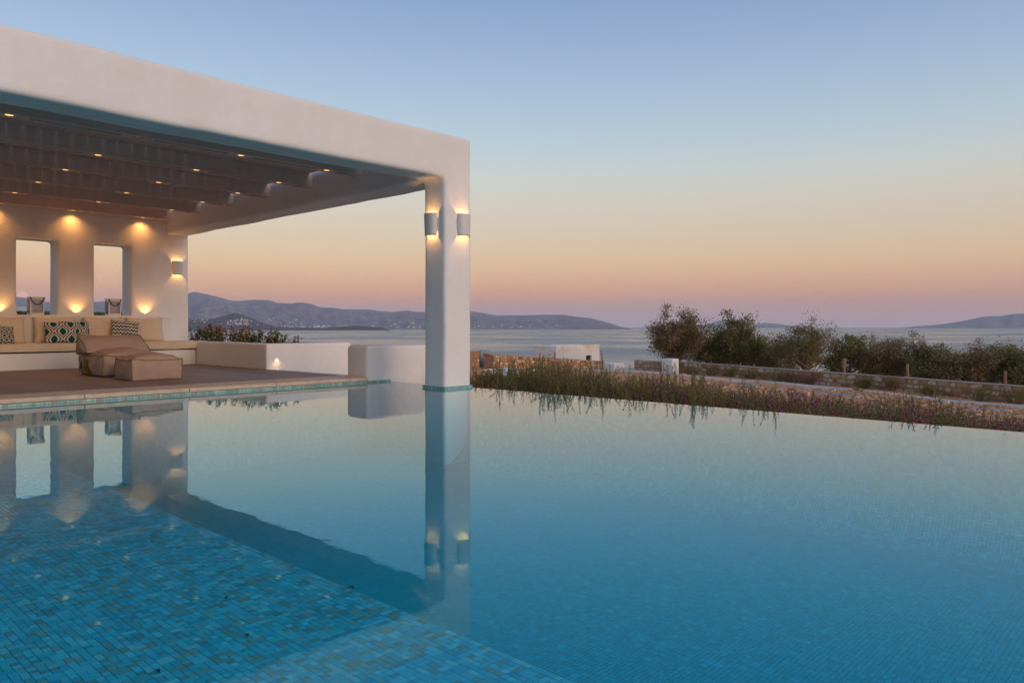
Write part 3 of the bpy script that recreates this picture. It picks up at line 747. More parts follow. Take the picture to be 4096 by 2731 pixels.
for x, y, z, W, H, fn, rz, ry, lab in [(3.60, 16.44, .715, .42, .36, lattice(2.4, 2.2), 12, 5, 'teal and cream throw pillow printed with small linked circles'),
        (4.59, 16.45, .755, .60, .43, ogee(2.05, 1.36), -3, 0, 'teal and cream ogee-pattern throw pillow lying in front of its twin'),
        (4.87, 16.62, .765, .56, .44, ogee(2.05, 1.36), 4, 1, 'teal and cream ogee-pattern throw pillow half hidden behind its twin'),
        (5.76, 16.48, .775, .54, .45, chevron(8, 6.0), -5, 6, 'teal and cream zigzag throw pillow leaning on the cream cushions')]:
    o = pillow('throw_pillow', W, H, .17, M_FAB, fn, 100, x, False); o.location = (x, y, z); o.rotation_euler = (R(-18), R(ry), R(rz)); tag(o, lab, 'pillow', 'patterned throw pillows on the bench')

# lanterns on the window sills
def lantern(x, y, lab):
    root = empty('lantern', (x, y, 1.095)); h = .375; a = .115
    rbox('base', -a-.008, a+.008, -a-.008, a+.008, .0, .055, M_LWOOD, root, .006, .2)
    m = MB()
    for sx in (-1, 1):
        for sy in (-1, 1): m.box(sx*a-.009, sx*a+.009, sy*a-.009, sy*a+.009, .05, h-.06)
    m.build('corner_posts', M_LWOOD, root)
    tf = rbox('top_frame', -a-.008, a+.008, -a-.008, a+.008, h-.065, h, M_LWOOD, root, .006, .2)
    for sx, sy in ((1, 0), (-1, 0), (0, 1), (0, -1)):
        m = MB()
        if sx: m.box(sx*a-.0015, sx*a+.0015, -a+.01, a-.01, .056, h-.066)
        else: m.box(-a+.01, a-.01, sy*a-.0015, sy*a+.0015, .056, h-.066)
        m.build('pane', M_GLASS, root)
    m = MB().lathe([(.0005, .055), (.038, .055), (.038, .16), (.034, .166), (.0005, .160)], (0, 0, 0), 16); c = m.build('candle', M_WAX, root, True)
    pts = [Vector((-a-.012+(2*a+.024)*t, -a-.02, h-.012-.145*math.sin(PI*t)**.75)) for t in [i/20 for i in range(21)]]
    MB().tube(pts, .0105, 6).build('rope_handle', M_ROPE, tf, True); MB().tube([(0, 0, .158), (.001, 0, .176)], .0015, 5).build('wick', M_DARK, c); tag(root, lab, 'lantern', 'candle lanterns on the sills'); return root
lantern(4.40, 17.47, 'whitewashed candle lantern with rope handle in the window showing the moon')
lantern(5.86, 17.47, 'whitewashed candle lantern with rope handle in the window nearer the wall lamp')
# up-lights on the back ledge
for x, lab in ((3.74, 'small glowing up-light on the bench ledge at the picture edge'), (5.09, 'small glowing up-light on the bench ledge between the two windows'), (6.46, 'small glowing up-light on the bench ledge below the wall lamp')):
    root = empty('ledge_uplight', (x, 17.225, 1.10)); MB().lathe([(.03, -.01), (.03, .006), (.022, .007), (.020, .002), (.0005, .002)], (0, 0, 0), 16).build('housing', M_STEEL, root, True)
    MB().lathe([(.0005, .0035), (.019, .0035)], (0, 0, 0), 14).build('lamp', M_BULB, root)
    warm_light('bulb', 'SPOT', (0, 0, .012), UP_W, root, 120, .9, .02, (PI, 0, 0)); tag(root, lab, 'uplight', 'up-lights on the bench ledge')
# curved plaster wall lamps
def sconce(loc, rz, lab, W):
    root = empty('wall_lamp', loc, rz); V = []; F = []; n = 18; hs = [0, .03, .10, .20, .29, .315]; th = .007
    for s in (0, 1):
        for h in hs:
            k = .90+.10*(h/.315)**.8; a, b = .120*k-th*s, .092*k-th*s
            for i in range(n+1):
                t = PI*i/n; V.append((a*math.cos(t), -b*(abs(math.sin(t))**.75), h))
    m = n+1; q = len(hs)*m
    for s in (0, 1):
        for j in range(len(hs)-1):
            for i in range(n):
                f = (s*q+j*m+i, s*q+j*m+i+1, s*q+(j+1)*m+i+1, s*q+(j+1)*m+i); F.append(f if s else f[::-1])
    for i in range(n):
        F.append((i, i+1, q+i+1, q+i)); b = (len(hs)-1)*m; F.append((b+i, q+b+i, q+b+i+1, b+i+1))
    link('shade', mesh('wall_lamp_shade', V, F, True), M_LAMPW, root)
    MB().box(-.05, .05, -.012, .006, .05, .26).build('back_plate', M_LAMPW, root); lh = MB().box(-.022, .022, -.055, -.012, .135, .18).build('lamp_holder', M_STEEL, root)
    MB().lathe([(.0005, -.03), (.017, -.03), (.02, 0), (.017, .03), (.0005, .03)], (0, -.062, .1575), 12).build('lamp', M_BULB, lh, True)
    for dz, rx in ((.045, PI), (-.045, 0)): warm_light('bulb', 'SPOT', (0, -.062, .1575+dz), W, root, 150, .5, .018, (rx, 0, 0), (1.0, .50, .16))
    tag(root, lab, 'wall lamp', 'curved white wall lamps')
sconce((XC0-.012, 8.112, 2.152), -PI/2, 'curved white wall lamp on the shaded side of the column', SC_W); sconce((7.265, YF0-.012, 2.152), 0, 'curved white wall lamp on the pool-facing side of the column', SC_W)
sconce((7.165, YW-.006, 2.042), 0, 'curved white wall lamp on the end wall beside the open side', SC_W)

# ------------------------------------------------------------------ soft lounge chair and ottoman
def softbox(x0, x1, y0, y1, z0, z1, crown, belly, seed, amp=.012):
    cx, cy = (x0+x1)/2, (y0+y1)/2; ax, ay, az = (x1-x0)/2, (y1-y0)/2, z1-z0
    def f(p):
        u, v, w_ = (p.x-cx)/ax, (p.y-cy)/ay, (p.z-z0)/az
        q = Vector(p)
        b = math.sin(PI*min(1, max(0, w_)))
        q.x += belly*u*b*(1-abs(v)**2.5); q.y += belly*v*b*(1-abs(u)**2.5)
        q.z += crown*max(0, w_)*max(0, 1-abs(u)**2.2)*max(0, 1-abs(v)**2.2)
        q.z -= .03*w_*(1-abs(u)**3)*(abs(v) > .9) + .03*w_*(1-abs(v)**3)*(abs(u) > .9)
        wr = noise.noise_vector(Vector((p.x*6+seed, p.y*6, p.z*11)))*amp + noise.noise_vector(Vector((p.x*15+seed, p.y*15, p.z*9)))*amp*.55
        edge = max(abs(u), abs(v))
        wr += Vector((0, 0, 1))*noise.noise(Vector((p.x*30, p.y*30, seed)))*amp*.5*(edge**4)
        return q + wr*min(1, .25+w_*1.5)
    return f
def pipes(root, x0, x1, y0, y1, z0, z1, f, r=.012, which='all'):
    i = r*.3; loops = []
    n = 16; lerp = lambda a, b: [a + (b-a)*k/n for k in range(n+1)]
    c = [Vector((x0+i, y0+i, z1-i)), Vector((x1-i, y0+i, z1-i)), Vector((x1-i, y1-i, z1-i)), Vector((x0+i, y1-i, z1-i))]
    ring = []
    for k in range(4): ring += lerp(c[k], c[(k+1) % 4])[:-1]
    ring.append(c[0]); loops.append(ring)
    for q in c: loops.append(lerp(q, Vector((q.x, q.y, z0+.02))))
    for L in loops: MB().tube([f(p) for p in L], .0065, 6).build('piping', M_PIPE, root, True)
ot = tag(empty('ottoman', (4.46, 11.8, .08)), 'square taupe fabric floor ottoman with olive piping nearest the pool', 'ottoman')
bx = (4.10, 4.83, 11.47, 12.16, .080, .405); f = softbox(*bx, .075, .03, 2.0, .014); oc = under(rbox('cushion', *bx, M_POUF, None, .035, .028, 0, 0, f), ot); pipes(oc, *bx, f)
ch = tag(empty('lounge_chair', (4.55, 13.2, .08)), 'low taupe fabric lounge chair with wedge bolster and green side pocket', 'lounge chair')
bx = (4.10, 5.00, 12.66, 13.78, .080, .435); f = softbox(*bx, .09, .045, 5.0, .016); cs = under(rbox('seat', *bx, M_POUF, None, .06, .03, 0, 0, f), ch); pipes(cs, *bx, f)
def wedge():
    A = Vector((0, 13.74, .735)); Bk = Vector((0, 13.80, .41)); Fr = Vector((0, 13.28, .45)); n = 22; m = 8; V = []; F = []
    ring = []
    for a, b in ((A, Bk), (Bk, Fr), (Fr, A)): ring += [a + (b-a)*k/m for k in range(m)]
    L = len(ring); cen = (A+Bk+Fr)/3
    for i in range(n+1):
        t = i/n; x = 4.07 + .98*t; e = 1-abs(2*t-1)**6
        for k, p in enumerate(ring):
            q = Vector((x, p.y, p.z)); o_ = (p-cen); mid = math.sin(PI*((k % m)/m))
            q += Vector((0, o_.y, o_.z)).normalized()*.07*mid*e
            if k == 0: q.z -= .07*math.sin(PI*t)
            q += noise.noise_vector(q*5)*.022 + noise.noise_vector(q*13)*.009
            V.append(q)
    for i in range(n):
        for k in range(L): F.append((i*L+k, (i+1)*L+k, (i+1)*L+(k+1) % L, i*L+(k+1) % L))
    c0 = len(V); V.append(Vector((4.045, cen.y, cen.z))); V.append(Vector((5.075, cen.y, cen.z)))
    for k in range(L): F.append((c0, k, (k+1) % L)); F.append((c0+1, n*L+(k+1) % L, n*L+k))
    bo = under(link('bolster', mesh('bolster', V, F, True), M_POUF), ch)
    for i in (0, n): MB().tube([V[i*L+k] for k in range(L)] + [V[i*L]], .0065, 6, False).build('piping', M_PIPE, bo, True)
    MB().tube([V[i*L] for i in range(n+1)], .006, 6).build('piping', M_PIPE, bo, True)
wedge()
def pocket():
    # olive patch sewn on the side, following the swelling of the fabric
    V = []; F = []; nu, nv = 10, 8
    for i in range(nu+1):
        for j in range(nv+1):
            t = j/nv; z = .095+.27*t; y0 = 13.05+.06*t+.10*math.sin(PI*t*.6); y1 = 13.42-.10*(1-t)
            y = y0+(y1-y0)*i/nu; p = f(Vector((4.10, y, z))); V.append((p.x-.013, p.y, p.z))
    for i in range(nu):
        for j in range(nv): a = i*(nv+1)+j; F.append((a, a+1, a+nv+2, a+nv+1))
    link('side_pocket', mesh('side_pocket', V, F, True), M_OLIVE, cs)
    P = [f(Vector((4.10, 13.46+.05*math.sin(3*t), .40-.30*t))) + Vector((-.006, 0, 0)) for t in [k/14 for k in range(15)]]
    MB().tube(P, .007, 6).build('piping', M_PIPE, cs, True)
    p = f(Vector((4.10, 13.52, .25))); rbox('buckle', p.x-.02, p.x+.005, p.y-.025, p.y+.025, p.z-.055, p.z+.05, M_DARK, cs, .008, .03, .01, 3)
pocket()

# ------------------------------------------------------------------ planter, low wall, step lamps
planter = tag(empty('planter', (7.9, 14.5, 0)), 'white plastered raised planter wall with orange lantana beside the bench', 'planter')
me = plaster_union([(6.955, 7.17, 12.85, 17.28, -.9, .555), (8.6, 8.82, 12.85, 17.28, -.9, .555), (6.955, 8.82, 12.85, 13.07, -.9, .555), (6.955, 8.82, 17.1, 17.28, -.9, .555)], .03, 6, .007, 6.0)
me.polygons.foreach_set('use_smooth', [True]*len(me.polygons)); under(link('planter_wall', me, M_PL), planter); under(plain('soil', 7.1, 8.7, 13.0, 17.2, .2, .46, M_SOIL, None), planter)
lw = rbox('low_wall', 6.925, 8.45, 9.665, 10.225, -1.3, .575, M_PL, None, .065, .2, .008, 8); tag(lw, 'short white plastered low wall standing behind the column at the pool corner', 'wall')
def step_lamp(loc, rz, lab, W):
    root = empty('step_lamp', loc, rz)
    m = MB(); V = []
    prof = [(.044, .0), (.046, -.008), (.036, -.010), (.034, -.003)]; n = 24
    for r_, y in prof: V += [Vector((r_*math.cos(2*PI*k/n), y, r_*math.sin(2*PI*k/n))) for k in range(n)]
    F = [(j*n+k, j*n+(k+1) % n, (j+1)*n+(k+1) % n, (j+1)*n+k) for j in range(3) for k in range(n)]
    link('bezel', mesh('bezel', V, F, True), M_LAMPW, root)
    V = [Vector((.034*math.cos(2*PI*k/n), -.0035, .034*math.sin(2*PI*k/n))) for k in range(n)]
    link('lens', mesh('lens', V, [tuple(range(n))]), M_LAMPW, root)
    V = [Vector((.013*math.cos(2*PI*k/n)+.004, -.0055, .030*math.sin(2*PI*k/n))) for k in range(n)]; link('lamp', mesh('lamp', V, [tuple(range(n))]), M_BULB2, root)
    warm_light('bulb', 'SPOT', (0, -.03, 0), W, root, 140, .8, .02, (R(50), 0, 0), (1, .66, .34)); tag(root, lab, 'step lamp', 'round step lamps')
step_lamp((7.155, 12.842, .246), 0, 'round step lamp glowing in the planter wall above the landing', ST_W); step_lamp((7.10, 10.236, .246), PI, 'round step lamp on the hidden side of the low wall', ST_W)

# ------------------------------------------------------------------ plants
NP = np.random.default_rng(5)
def unit(a): return a/np.maximum(np.linalg.norm(a, axis=-1, keepdims=True), 1e-9)
def leaves(P, D, length, width, g, fold=.0):
    """kite-shaped leaves: base points P, directions D"""
    n = len(P); D = unit(D); r = unit(g.normal(size=(n, 3))); s = unit(np.cross(D, r)); l = np.asarray(length).reshape(-1, 1)*np.ones((n, 1)); w_ = np.asarray(width).reshape(-1, 1)*np.ones((n, 1))
    q = np.cross(D, s)
    return np.stack([P, P+D*l*.45+s*w_+q*w_*.3, P+D*l, P+D*l*.45-s*w_+q*w_*.3], 1).reshape(-1, 3)
def cols(n, base, g, var=.25, hue=.12):
    c = np.array(base)[g.integers(0, len(base), n)]; return np.clip(c*g.uniform(1-var, 1+var, (n, 1))*g.uniform(1-hue, 1+hue, (n, 3)), 0, 1)
def shoot_shrub(seed, n_st, h, spread, leaf_l, leaf_w, step, green, flower=None, fl_frac=.35, side=.5):
    """upright shrub: arching shoots set with narrow leaves, flower spikes at the tips when given"""
    g = np.random.default_rng(seed); st = MB(); LP = []; LD = []; FP = []; FD = []
    def shoot(p0, d0, L, r0, fl):
        k = max(4, int(L/.06)); p = p0.copy(); d = d0.copy(); pts = [Vector(p)]
        bend = g.normal(size=3)*.10; 
        for i in range(k):
            d = unit(d + bend*.25 + np.array([0, 0, .05]) + g.normal(size=3)*.05); p = p + d*L/k; pts.append(Vector(p))
        st.tube(pts, [r0*(1-.8*i/k) for i in range(k+1)], 3, False)
        A = np.array([tuple(q) for q in pts]); m = int(L/step); t = np.linspace(.12, 1, m)*k; i0 = np.minimum(t.astype(int), k-1); f = (t-i0)[:, None]
        Q = A[i0]*(1-f)+A[i0+1]*f; T = unit(A[i0+1]-A[i0]); N_ = unit(np.cross(T, g.normal(size=(m, 3))))
        isf = (t/k > 1-fl_frac) if fl else np.zeros(m, bool)
        dirs = T*.75+N_*.8
        LP.append(Q[~isf]); LD.append(dirs[~isf])
        if fl: 
            for _ in range(2): FP.append(Q[isf]+g.normal(size=(isf.sum(), 3))*.004); FD.append(unit(np.cross(T[isf], g.normal(size=(isf.sum(), 3))))+T[isf]*.5)
        return A
    for _ in range(n_st):
        a = g.uniform(0, 2*PI); rr = spread*math.sqrt(g.random())*.35; tilt = g.uniform(0, .55)*spread/.4
        d0 = unit(np.array([math.cos(a)*tilt, math.sin(a)*tilt, 1.0])); L = h*g.uniform(.55, 1.0)
        A = shoot(np.array([math.cos(a)*rr, math.sin(a)*rr, 0.0]), d0, L, .004, flower is not None and g.random() < .8)
        for _ in range(int(side*4)):
            i = int(len(A)*g.uniform(.25, .8)); d1 = unit(d0 + g.normal(size=3)*.6); shoot(A[i], d1, L*g.uniform(.18, .4), .0025, flower is not None and g.random() < .6)
    LP = np.concatenate(LP); LD = np.concatenate(LD); n = len(LP)
    lm = quads_np('leaves', leaves(LP, LD, leaf_l*g.uniform(.6, 1.15, n), leaf_w*g.uniform(.7, 1.1, n), g), n, cols(n, green, g)); lm.materials.append(M_LEAF)
    sm = mesh('stems', st.v, st.f); sm.materials.append(M_STEM); fm = None
    if FP:
        FP = np.concatenate(FP); FD = np.concatenate(FD); n = len(FP)
        fm = quads_np('flowers', leaves(FP, FD, .024*g.uniform(.6, 1.2, n), .010, g), n, cols(n, flower, g, .35)); fm.materials.append(M_PETAL)
    return sm, lm, fm
G_OL = [(.25, .195, .060), (.20, .16, .055), (.30, .235, .085), (.18, .135, .065)]
G_GR = [(.21, .185, .065), (.17, .155, .060), (.26, .21, .08)]
F_PU = [(.34, .035, .085), (.28, .04, .09), (.34, .19, .27), (.36, .24, .32), (.24, .06, .08), (.30, .12, .10), (.28, .18, .10)]
KA = [shoot_shrub(100+i, 30, 1.0, .52, .044, .0072, .0100, G_OL if i % 2 else G_GR, None, .35, .75) for i in range(5)]
KB = [shoot_shrub(200+i, 48, .80, .58, .034, .0062, .012, G_OL, F_PU, .42, .5) for i in range(4)]
KR = shoot_shrub(300, 26, .7, .45, .04, .008, .012, [(.16, .02, .035), (.11, .015, .03), (.2, .05, .05)])
def plant(kit, name, loc, sc, rz, label, cat, group):
    root = empty(name, loc, rz); root.scale = sc
    tag(link('stems', kit[0], None, root), kind='stuff'); tag(link('leaves', kit[1], None, root), kind='stuff')
    if kit[2]: tag(link('flowers', kit[2], None, root), kind='stuff')
    return tag(root, label, cat, group)
ENV = ([1850, 1890, 1960, 2040, 2085, 2130, 2250, 2330, 2450, 2600, 2740, 2830, 3000, 3200, 3330, 3500, 3640, 3800, 3950, 4096, 4300], [1500, 1492, 1462, 1440, 1402, 1445, 1428, 1455, 1475, 1472, 1470, 1505, 1528, 1542, 1556, 1590, 1566, 1612, 1640, 1655, 1680])
def strip():
    """a deep bed: a low mass stepping away from the edge, with single taller sprigs"""
    r = random.Random(21); i = 0
    for lane, x0 in enumerate((8.04, 8.52, 9.0, 9.6, 10.3, 11.0)):
        y = 9.3 + lane*.5
        while y > -2.6:
            x = x0 + r.uniform(-.2, .2)*(.5 if lane == 0 else .8); yy = y + r.uniform(-.16, .16); y -= (.26, .30, .33, .36, .40, .46)[lane]
            p = proj((x, yy, 0))
            if not 1780 < p[0] < 4800: continue
            env = float(np.interp(p[0], *ENV)); base = ground_z(x, yy) - .04
            purple = r.random() < float(np.interp(p[0], [1900, 2350, 2500, 3300, 4096], [.0, .08, .36, .5, .5])); tall = (not purple) and r.random() < ((.34 if p[0] < 2500 else .20) if lane < 3 else .16)
            top = .88 + (1304 - (env + (r.uniform(0, 12) if tall else r.uniform(34, 74))))/3000*p[2]
            if not tall: top = min(top, r.uniform(-.05, .11))
            if lane == 0: top = min(top, r.uniform(-.02, .22) if r.random() < .35 else r.uniform(-.10, .03))
            h = max(.35, top-base); k = h/(.92 if not purple else .74); wk = r.uniform(.85, 1.15)*(.58 if lane == 0 else .82 if lane == 1 else 1)
            if purple: plant(KB[i % 4], 'sage_bush', (x, yy, base), (wk, wk, k), r.uniform(0, 6.3), 'purple-flowered sage bush in the bed along the spill edge', 'bush', 'purple sage along the spill edge')
            elif tall: plant(KA[i % 5], 'garden_shrub', (x, yy, base), (wk*.72, wk*.72, k), r.uniform(0, 6.3), 'tall olive-green shrub rising above its neighbours along the spill edge', 'shrub', 'tall shrubs along the spill edge')
            else: plant(KA[i % 5], 'garden_shrub', (x, yy, base), (wk, wk, k), r.uniform(0, 6.3), 'low olive-green shrub in the bed along the spill edge', 'shrub', 'olive shrubs along the spill edge')
            i += 1
strip()
plant(KR, 'red_shrub', (7.95, 8.05, -.64), (.9, .9, 1.05), 0, 'dark red shrub at the foot of the column beyond the spill edge', 'shrub', None)

def lantana(seed, h, spread):
    g = np.random.default_rng(seed); st = MB(); P = []; D = []; FP = []
    for _ in range(int(26*spread/.5)):
        a = g.uniform(0, 2*PI); rr = spread*math.sqrt(g.random()); L = h*g.uniform(.45, 1.0); b = np.array([math.cos(a)*rr*.6, math.sin(a)*rr*.6, 0]); tip = np.array([math.cos(a)*rr, math.sin(a)*rr, L]) + g.normal(size=3)*.03
        mid = (b+tip)/2 + g.normal(size=3)*.05; t = np.linspace(0, 1, 9)[:, None]; A = (1-t)**2*b+2*t*(1-t)*mid+t*t*tip
        st.tube([Vector(q) for q in A], .004, 3, False); n = int(26*L/h)+8; k = g.random(n)**.7; i0 = np.minimum((k*8).astype(int), 7); Q = A[i0] + g.normal(size=(n, 3))*.03; P.append(Q); D.append(g.normal(size=(n, 3))+np.array([0, 0, .35]))
        if g.random() < .75:
            for _ in range(g.integers(1, 3)): FP.append(tip + g.normal(size=3)*.02)
        for _ in range(2):
            if g.random() < .4: FP.append(A[g.integers(4, 8)] + g.normal(size=3)*.045)
    P = np.concatenate(P); D = np.concatenate(D); n = len(P); lm = quads_np('leaves', leaves(P, D, .055*g.uniform(.6, 1.2, n), .018, g), n, cols(n, [(.10, .115, .03), (.14, .15, .04), (.075, .085, .028)], g)); lm.materials.append(M_LEAF)
    sm = mesh('stems', st.v, st.f); sm.materials.append(M_STEM)
    FQ = np.repeat(np.array(FP), 26, 0); m = len(FQ); d = unit(g.normal(size=(m, 3))); d[:, 2] = np.abs(d[:, 2])*.7; fm = quads_np('flower_heads', leaves(FQ+d*.006, d, .018, .008, g), m, cols(m, [(.75, .24, .02), (.80, .33, .04), (.65, .16, .02)], g, .25)); fm.materials.append(M_PETAL)
    return sm, lm, fm
for i, (px, XL, h, sp, lab) in enumerate([(845, 7.85, .50, .52, 'large orange lantana bush in the planter next to the end wall'), (930, 7.8, .46, .48, 'orange lantana bush in the middle of the planter'), (1015, 7.75, .46, .42, 'orange lantana bush in the planter near its outer corner'),
        (1105, 7.75, .36, .26, 'small orange lantana at the outer end of the planter row'), (1182, 8.0, .36, .06, 'single lantana sprig standing alone in the planter'), (790, 7.75, .32, .28, 'small lantana against the end of the wall')]):
    dep = XL/(FW.x + RT.x*(px-2048)/3000); p = on_view(px, 1390, dep); plant(lantana(400+i, h, sp), 'lantana', (p.x, p.y, .46), (1, 1, 1), i*1.3, lab, 'lantana', 'lantana in the planter')

def tree_kit(seed, H, rx, rz, cz, trunk_h, lean, n_limb, n_twig, n_leaf, ll, lw, green, lo=.15, bare=0):
    """tapered trunk, limbs, twigs and a leafy crown of uneven clumps"""
    g = np.random.default_rng(seed); bk = MB()
    def curve(a, b, wig, k): 
        t = np.linspace(0, 1, k+1)[:, None]; c = (a+b)/2 + g.normal(size=3)*wig; return (1-t)**2*a+2*t*(1-t)*c+t*t*b
    top = np.array([lean[0], lean[1], trunk_h]); T = curve(np.zeros(3), top, .22*trunk_h, 7); r0 = H*.036
    bk.tube([Vector(q) for q in T], [r0*(1.25-.5*i/7) for i in range(8)], 8, False); tips = []
    for i in range(n_limb):
        a = 2*PI*i/n_limb + g.uniform(-.4, .4); e = g.uniform(lo, 1.0); R_ = rx*g.uniform(.55, .95)*math.sqrt(max(.05, 1-(e*.9)**2))
        tip = np.array([math.cos(a)*R_+lean[0], math.sin(a)*R_+lean[1], cz + rz*(e*1.5-.55)]); A = curve(T[g.integers(4, 8)], tip, .18*rx, 8)
        bk.tube([Vector(q) for q in A], [r0*.6*(1-.75*k/8) for k in range(9)], 5, False)
        for _ in range(n_twig):
            s = A[g.integers(3, 9)]; d = unit(g.normal(size=3)+np.array([0, 0, .25])); L = rx*g.uniform(.2, .45); q = s+d*L; q[2] = max(q[2], cz-rz*.75)
            Bz = curve(s, q, .1*L, 4); bk.tube([Vector(z) for z in Bz], [r0*.17*(1-.7*k/4) for k in range(5)], 3, False); tips.append(q); tips.append(Bz[3])
    for _ in range(bare):
        a = g.uniform(0, 2*PI); A = curve(T[6], np.array([math.cos(a)*rx*.95, math.sin(a)*rx*.95, cz+rz*g.uniform(-.4, .9)]), .3*rx, 8); bk.tube([Vector(q) for q in A], [r0*.4*(1-.8*k/8) for k in range(9)], 4, False)
    tips = np.array(tips); n = n_leaf; idx = g.integers(0, len(tips), n); sz = g.uniform(.06, .15, len(tips))*rx; P = tips[idx] + g.normal(size=(n, 3))*sz[idx][:, None]*np.array([1, 1, .75])
    D = g.normal(size=(n, 3))*.8+unit(P-np.array([lean[0], lean[1], cz-rz*.5]))*.7 + np.array([0, 0, .4])
    shade = g.uniform(.75, 1.25, len(tips))[idx][:, None]
    lm = quads_np('crown', leaves(P, D, ll*g.uniform(.5, 1.3, n), lw*g.uniform(.6, 1.2, n), g), n, np.clip(cols(n, green, g, .25)*shade, 0, 1)); lm.materials.append(M_LEAF)
    bm_ = mesh('trunk', bk.v, bk.f, True); bm_.materials.append(M_BARK); return bm_, lm
def tree(kit, name, loc, sc, rz, label, cat='tree', group=None):
    root = empty(name, loc, rz); root.scale = sc; link('trunk', kit[0], None, root); link('crown', kit[1], None, root); return tag(root, label, cat, group)
G_T1 = [(.21, .165, .075), (.26, .19, .095), (.17, .15, .065), (.29, .205, .115)]; G_T2 = [(.22, .21, .07), (.17, .17, .062), (.26, .235, .085)]
G_DRY = [(.26, .18, .12), (.21, .16, .09), (.18, .155, .07)]
t1 = tree_kit(1, 5.4, 3.3, 2.2, 3.0, 1.5, (.5, -.5), 12, 11, 19000, .19, .055, G_T1, lo=.25, bare=3); t2 = tree_kit(2, 5.0, 2.6, 2.1, 2.6, 1.3, (0, 0), 11, 11, 17000, .19, .05, G_T2, bare=2); t3 = tree_kit(3, 5.2, 3.3, 2.1, 2.5, 1.0, (0, .2), 12, 10, 13000, .17, .045, G_T2+G_T1, lo=.3, bare=12)
t4 = tree_kit(4, 3.2, 2.3, 1.3, 1.6, .7, (0, 0), 10, 10, 11500, .15, .045, G_T1, bare=4); t5 = tree_kit(5, 3.0, 1.8, 1.2, 1.7, .8, (0, 0), 11, 11, 5200, .14, .028, G_DRY, bare=8); t6 = tree_kit(6, 3.2, 2.2, 1.4, 1.6, .7, (0, 0), 10, 10, 11500, .15, .045, G_T2, bare=3)
def at_px(px, dep, name, kit, top, H, label, wide=1.0, rz=0.0, group='trees beyond the stone wall'):
    p = on_view(px, 1400, dep); z0 = ground_z(p.x, p.y)-.1; zt = .88+(1304-top)/3000*dep; zs = np.empty(len(kit[1].vertices)*3, np.float32); kit[1].vertices.foreach_get('co', zs); k = (zt-z0)/float(np.percentile(zs[2::3], 99.3))
    tree(kit, name, (p.x, p.y, z0), (k*wide, k*wide, k), rz, label, 'tree' if 'tree' in name else 'bush', group)
at_px(2690, 66, 'spreading_tree', t1, 1240, 5.25, 'brown-green spreading tree with crooked trunk behind the white gate pillar', 1.0, .6)
at_px(2945, 67, 'bushy_tree', t2, 1262, 4.75, 'rounded green tree just right of the tall spreading tree', .95, 1.2)
at_px(2850, 70, 'bushy_tree', t6, 1340, 3.05, 'low dark tree filling the gap between the two tallest trees', 1.1, 2.2)
at_px(3085, 70, 'bushy_tree', t4, 1352, 2.95, 'small dark tree in the dip between the green tree and the bare-limbed tree', 1.05, .3)
at_px(3230, 62, 'spreading_tree', t3, 1288, 4.6, 'wide tree with many bare pale limbs behind the stone wall', .95, 2.0)
at_px(3385, 63, 'bushy_tree', t6, 1345, 3.05, 'mid-height bushy tree at the right shoulder of the bare-limbed tree', .95, 3.0)
at_px(3520, 62, 'dry_bush', t4, 1375, 2.95, 'brownish bush left of the dry twiggy bush', .95, 4.0, 'bushes beyond the stone wall')
at_px(3600, 61, 'dry_bush', t5, 1335, 2.9, 'dry twiggy bush with pale bare branches', 1.0, 1.0, 'bushes beyond the stone wall')
at_px(3500, 66, 'dry_bush', t5, 1345, 2.9, 'dry reddish bush rising behind the brownish bush', .8, 2.6, 'bushes beyond the stone wall')
at_px(3705, 60, 'green_bush', t6, 1378, 3.05, 'green bush right of the dry twiggy bush', .9, 5.0, 'bushes beyond the stone wall')
at_px(3860, 58, 'domed_bush', t4, 1393, 2.95, 'dark dome-shaped bush against the sea', 1.15, 2.0, 'bushes beyond the stone wall')
at_px(3960, 60, 'green_bush', t5, 1365, 2.9, 'airy twiggy bush behind the dome-shaped bush', .9, 3.6, 'bushes beyond the stone wall')
at_px(4060, 57, 'green_bush', t6, 1392, 3.05, 'green bush cut by the right picture edge', 1.1, .8, 'bushes beyond the stone wall')
at_px(4190, 57, 'green_bush', t4, 1375, 2.95, 'dark bush continuing past the right picture edge', 1.2, 1.7, 'bushes beyond the stone wall')
at_px(3770, 64, 'green_bush', t4, 1400, 2.95, 'low bush between the green bush and the domed bush', 1.0, .4, 'bushes beyond the stone wall')

# ------------------------------------------------------------------ field-stone walls, gate, kerb, shed
def stone_protos(seed, n=7):
    r = random.Random(seed); out = []
    for _ in range(n):
        k = r.randint(6, 8); V = []; F = []
        for s, d in ((1.0, 0), (1.0, .55), (.82, 1.0)):
            pass
        ang = [2*PI*(i+r.uniform(-.22, .22))/k for i in range(k)]; rad = []
        for a in ang:
            q = max(abs(math.cos(a)), abs(math.sin(a))); rad.append(.5/q*r.uniform(.80, .98) if r.random() < .75 else .5/q*r.uniform(.66, .85))
        for s, d in ((1.0, -.6), (1.0, .45), (.80, 1.0)): V += [(rad[i]*s*math.cos(ang[i]), -d, rad[i]*s*math.sin(ang[i])) for i in range(k)]
        for j in range(2):
            for i in range(k): F.append((j*k+i, j*k+(i+1) % k, (j+1)*k+(i+1) % k, (j+1)*k+i))
        F.append(tuple(2*k+i for i in range(k))); out.append(mesh('stone', V, F))
    return out
SW, SG = stone_protos(1), stone_protos(2)
for m in SW: m.materials.append(M_STONE_W)
for m in SG: m.materials.append(M_STONE_G)
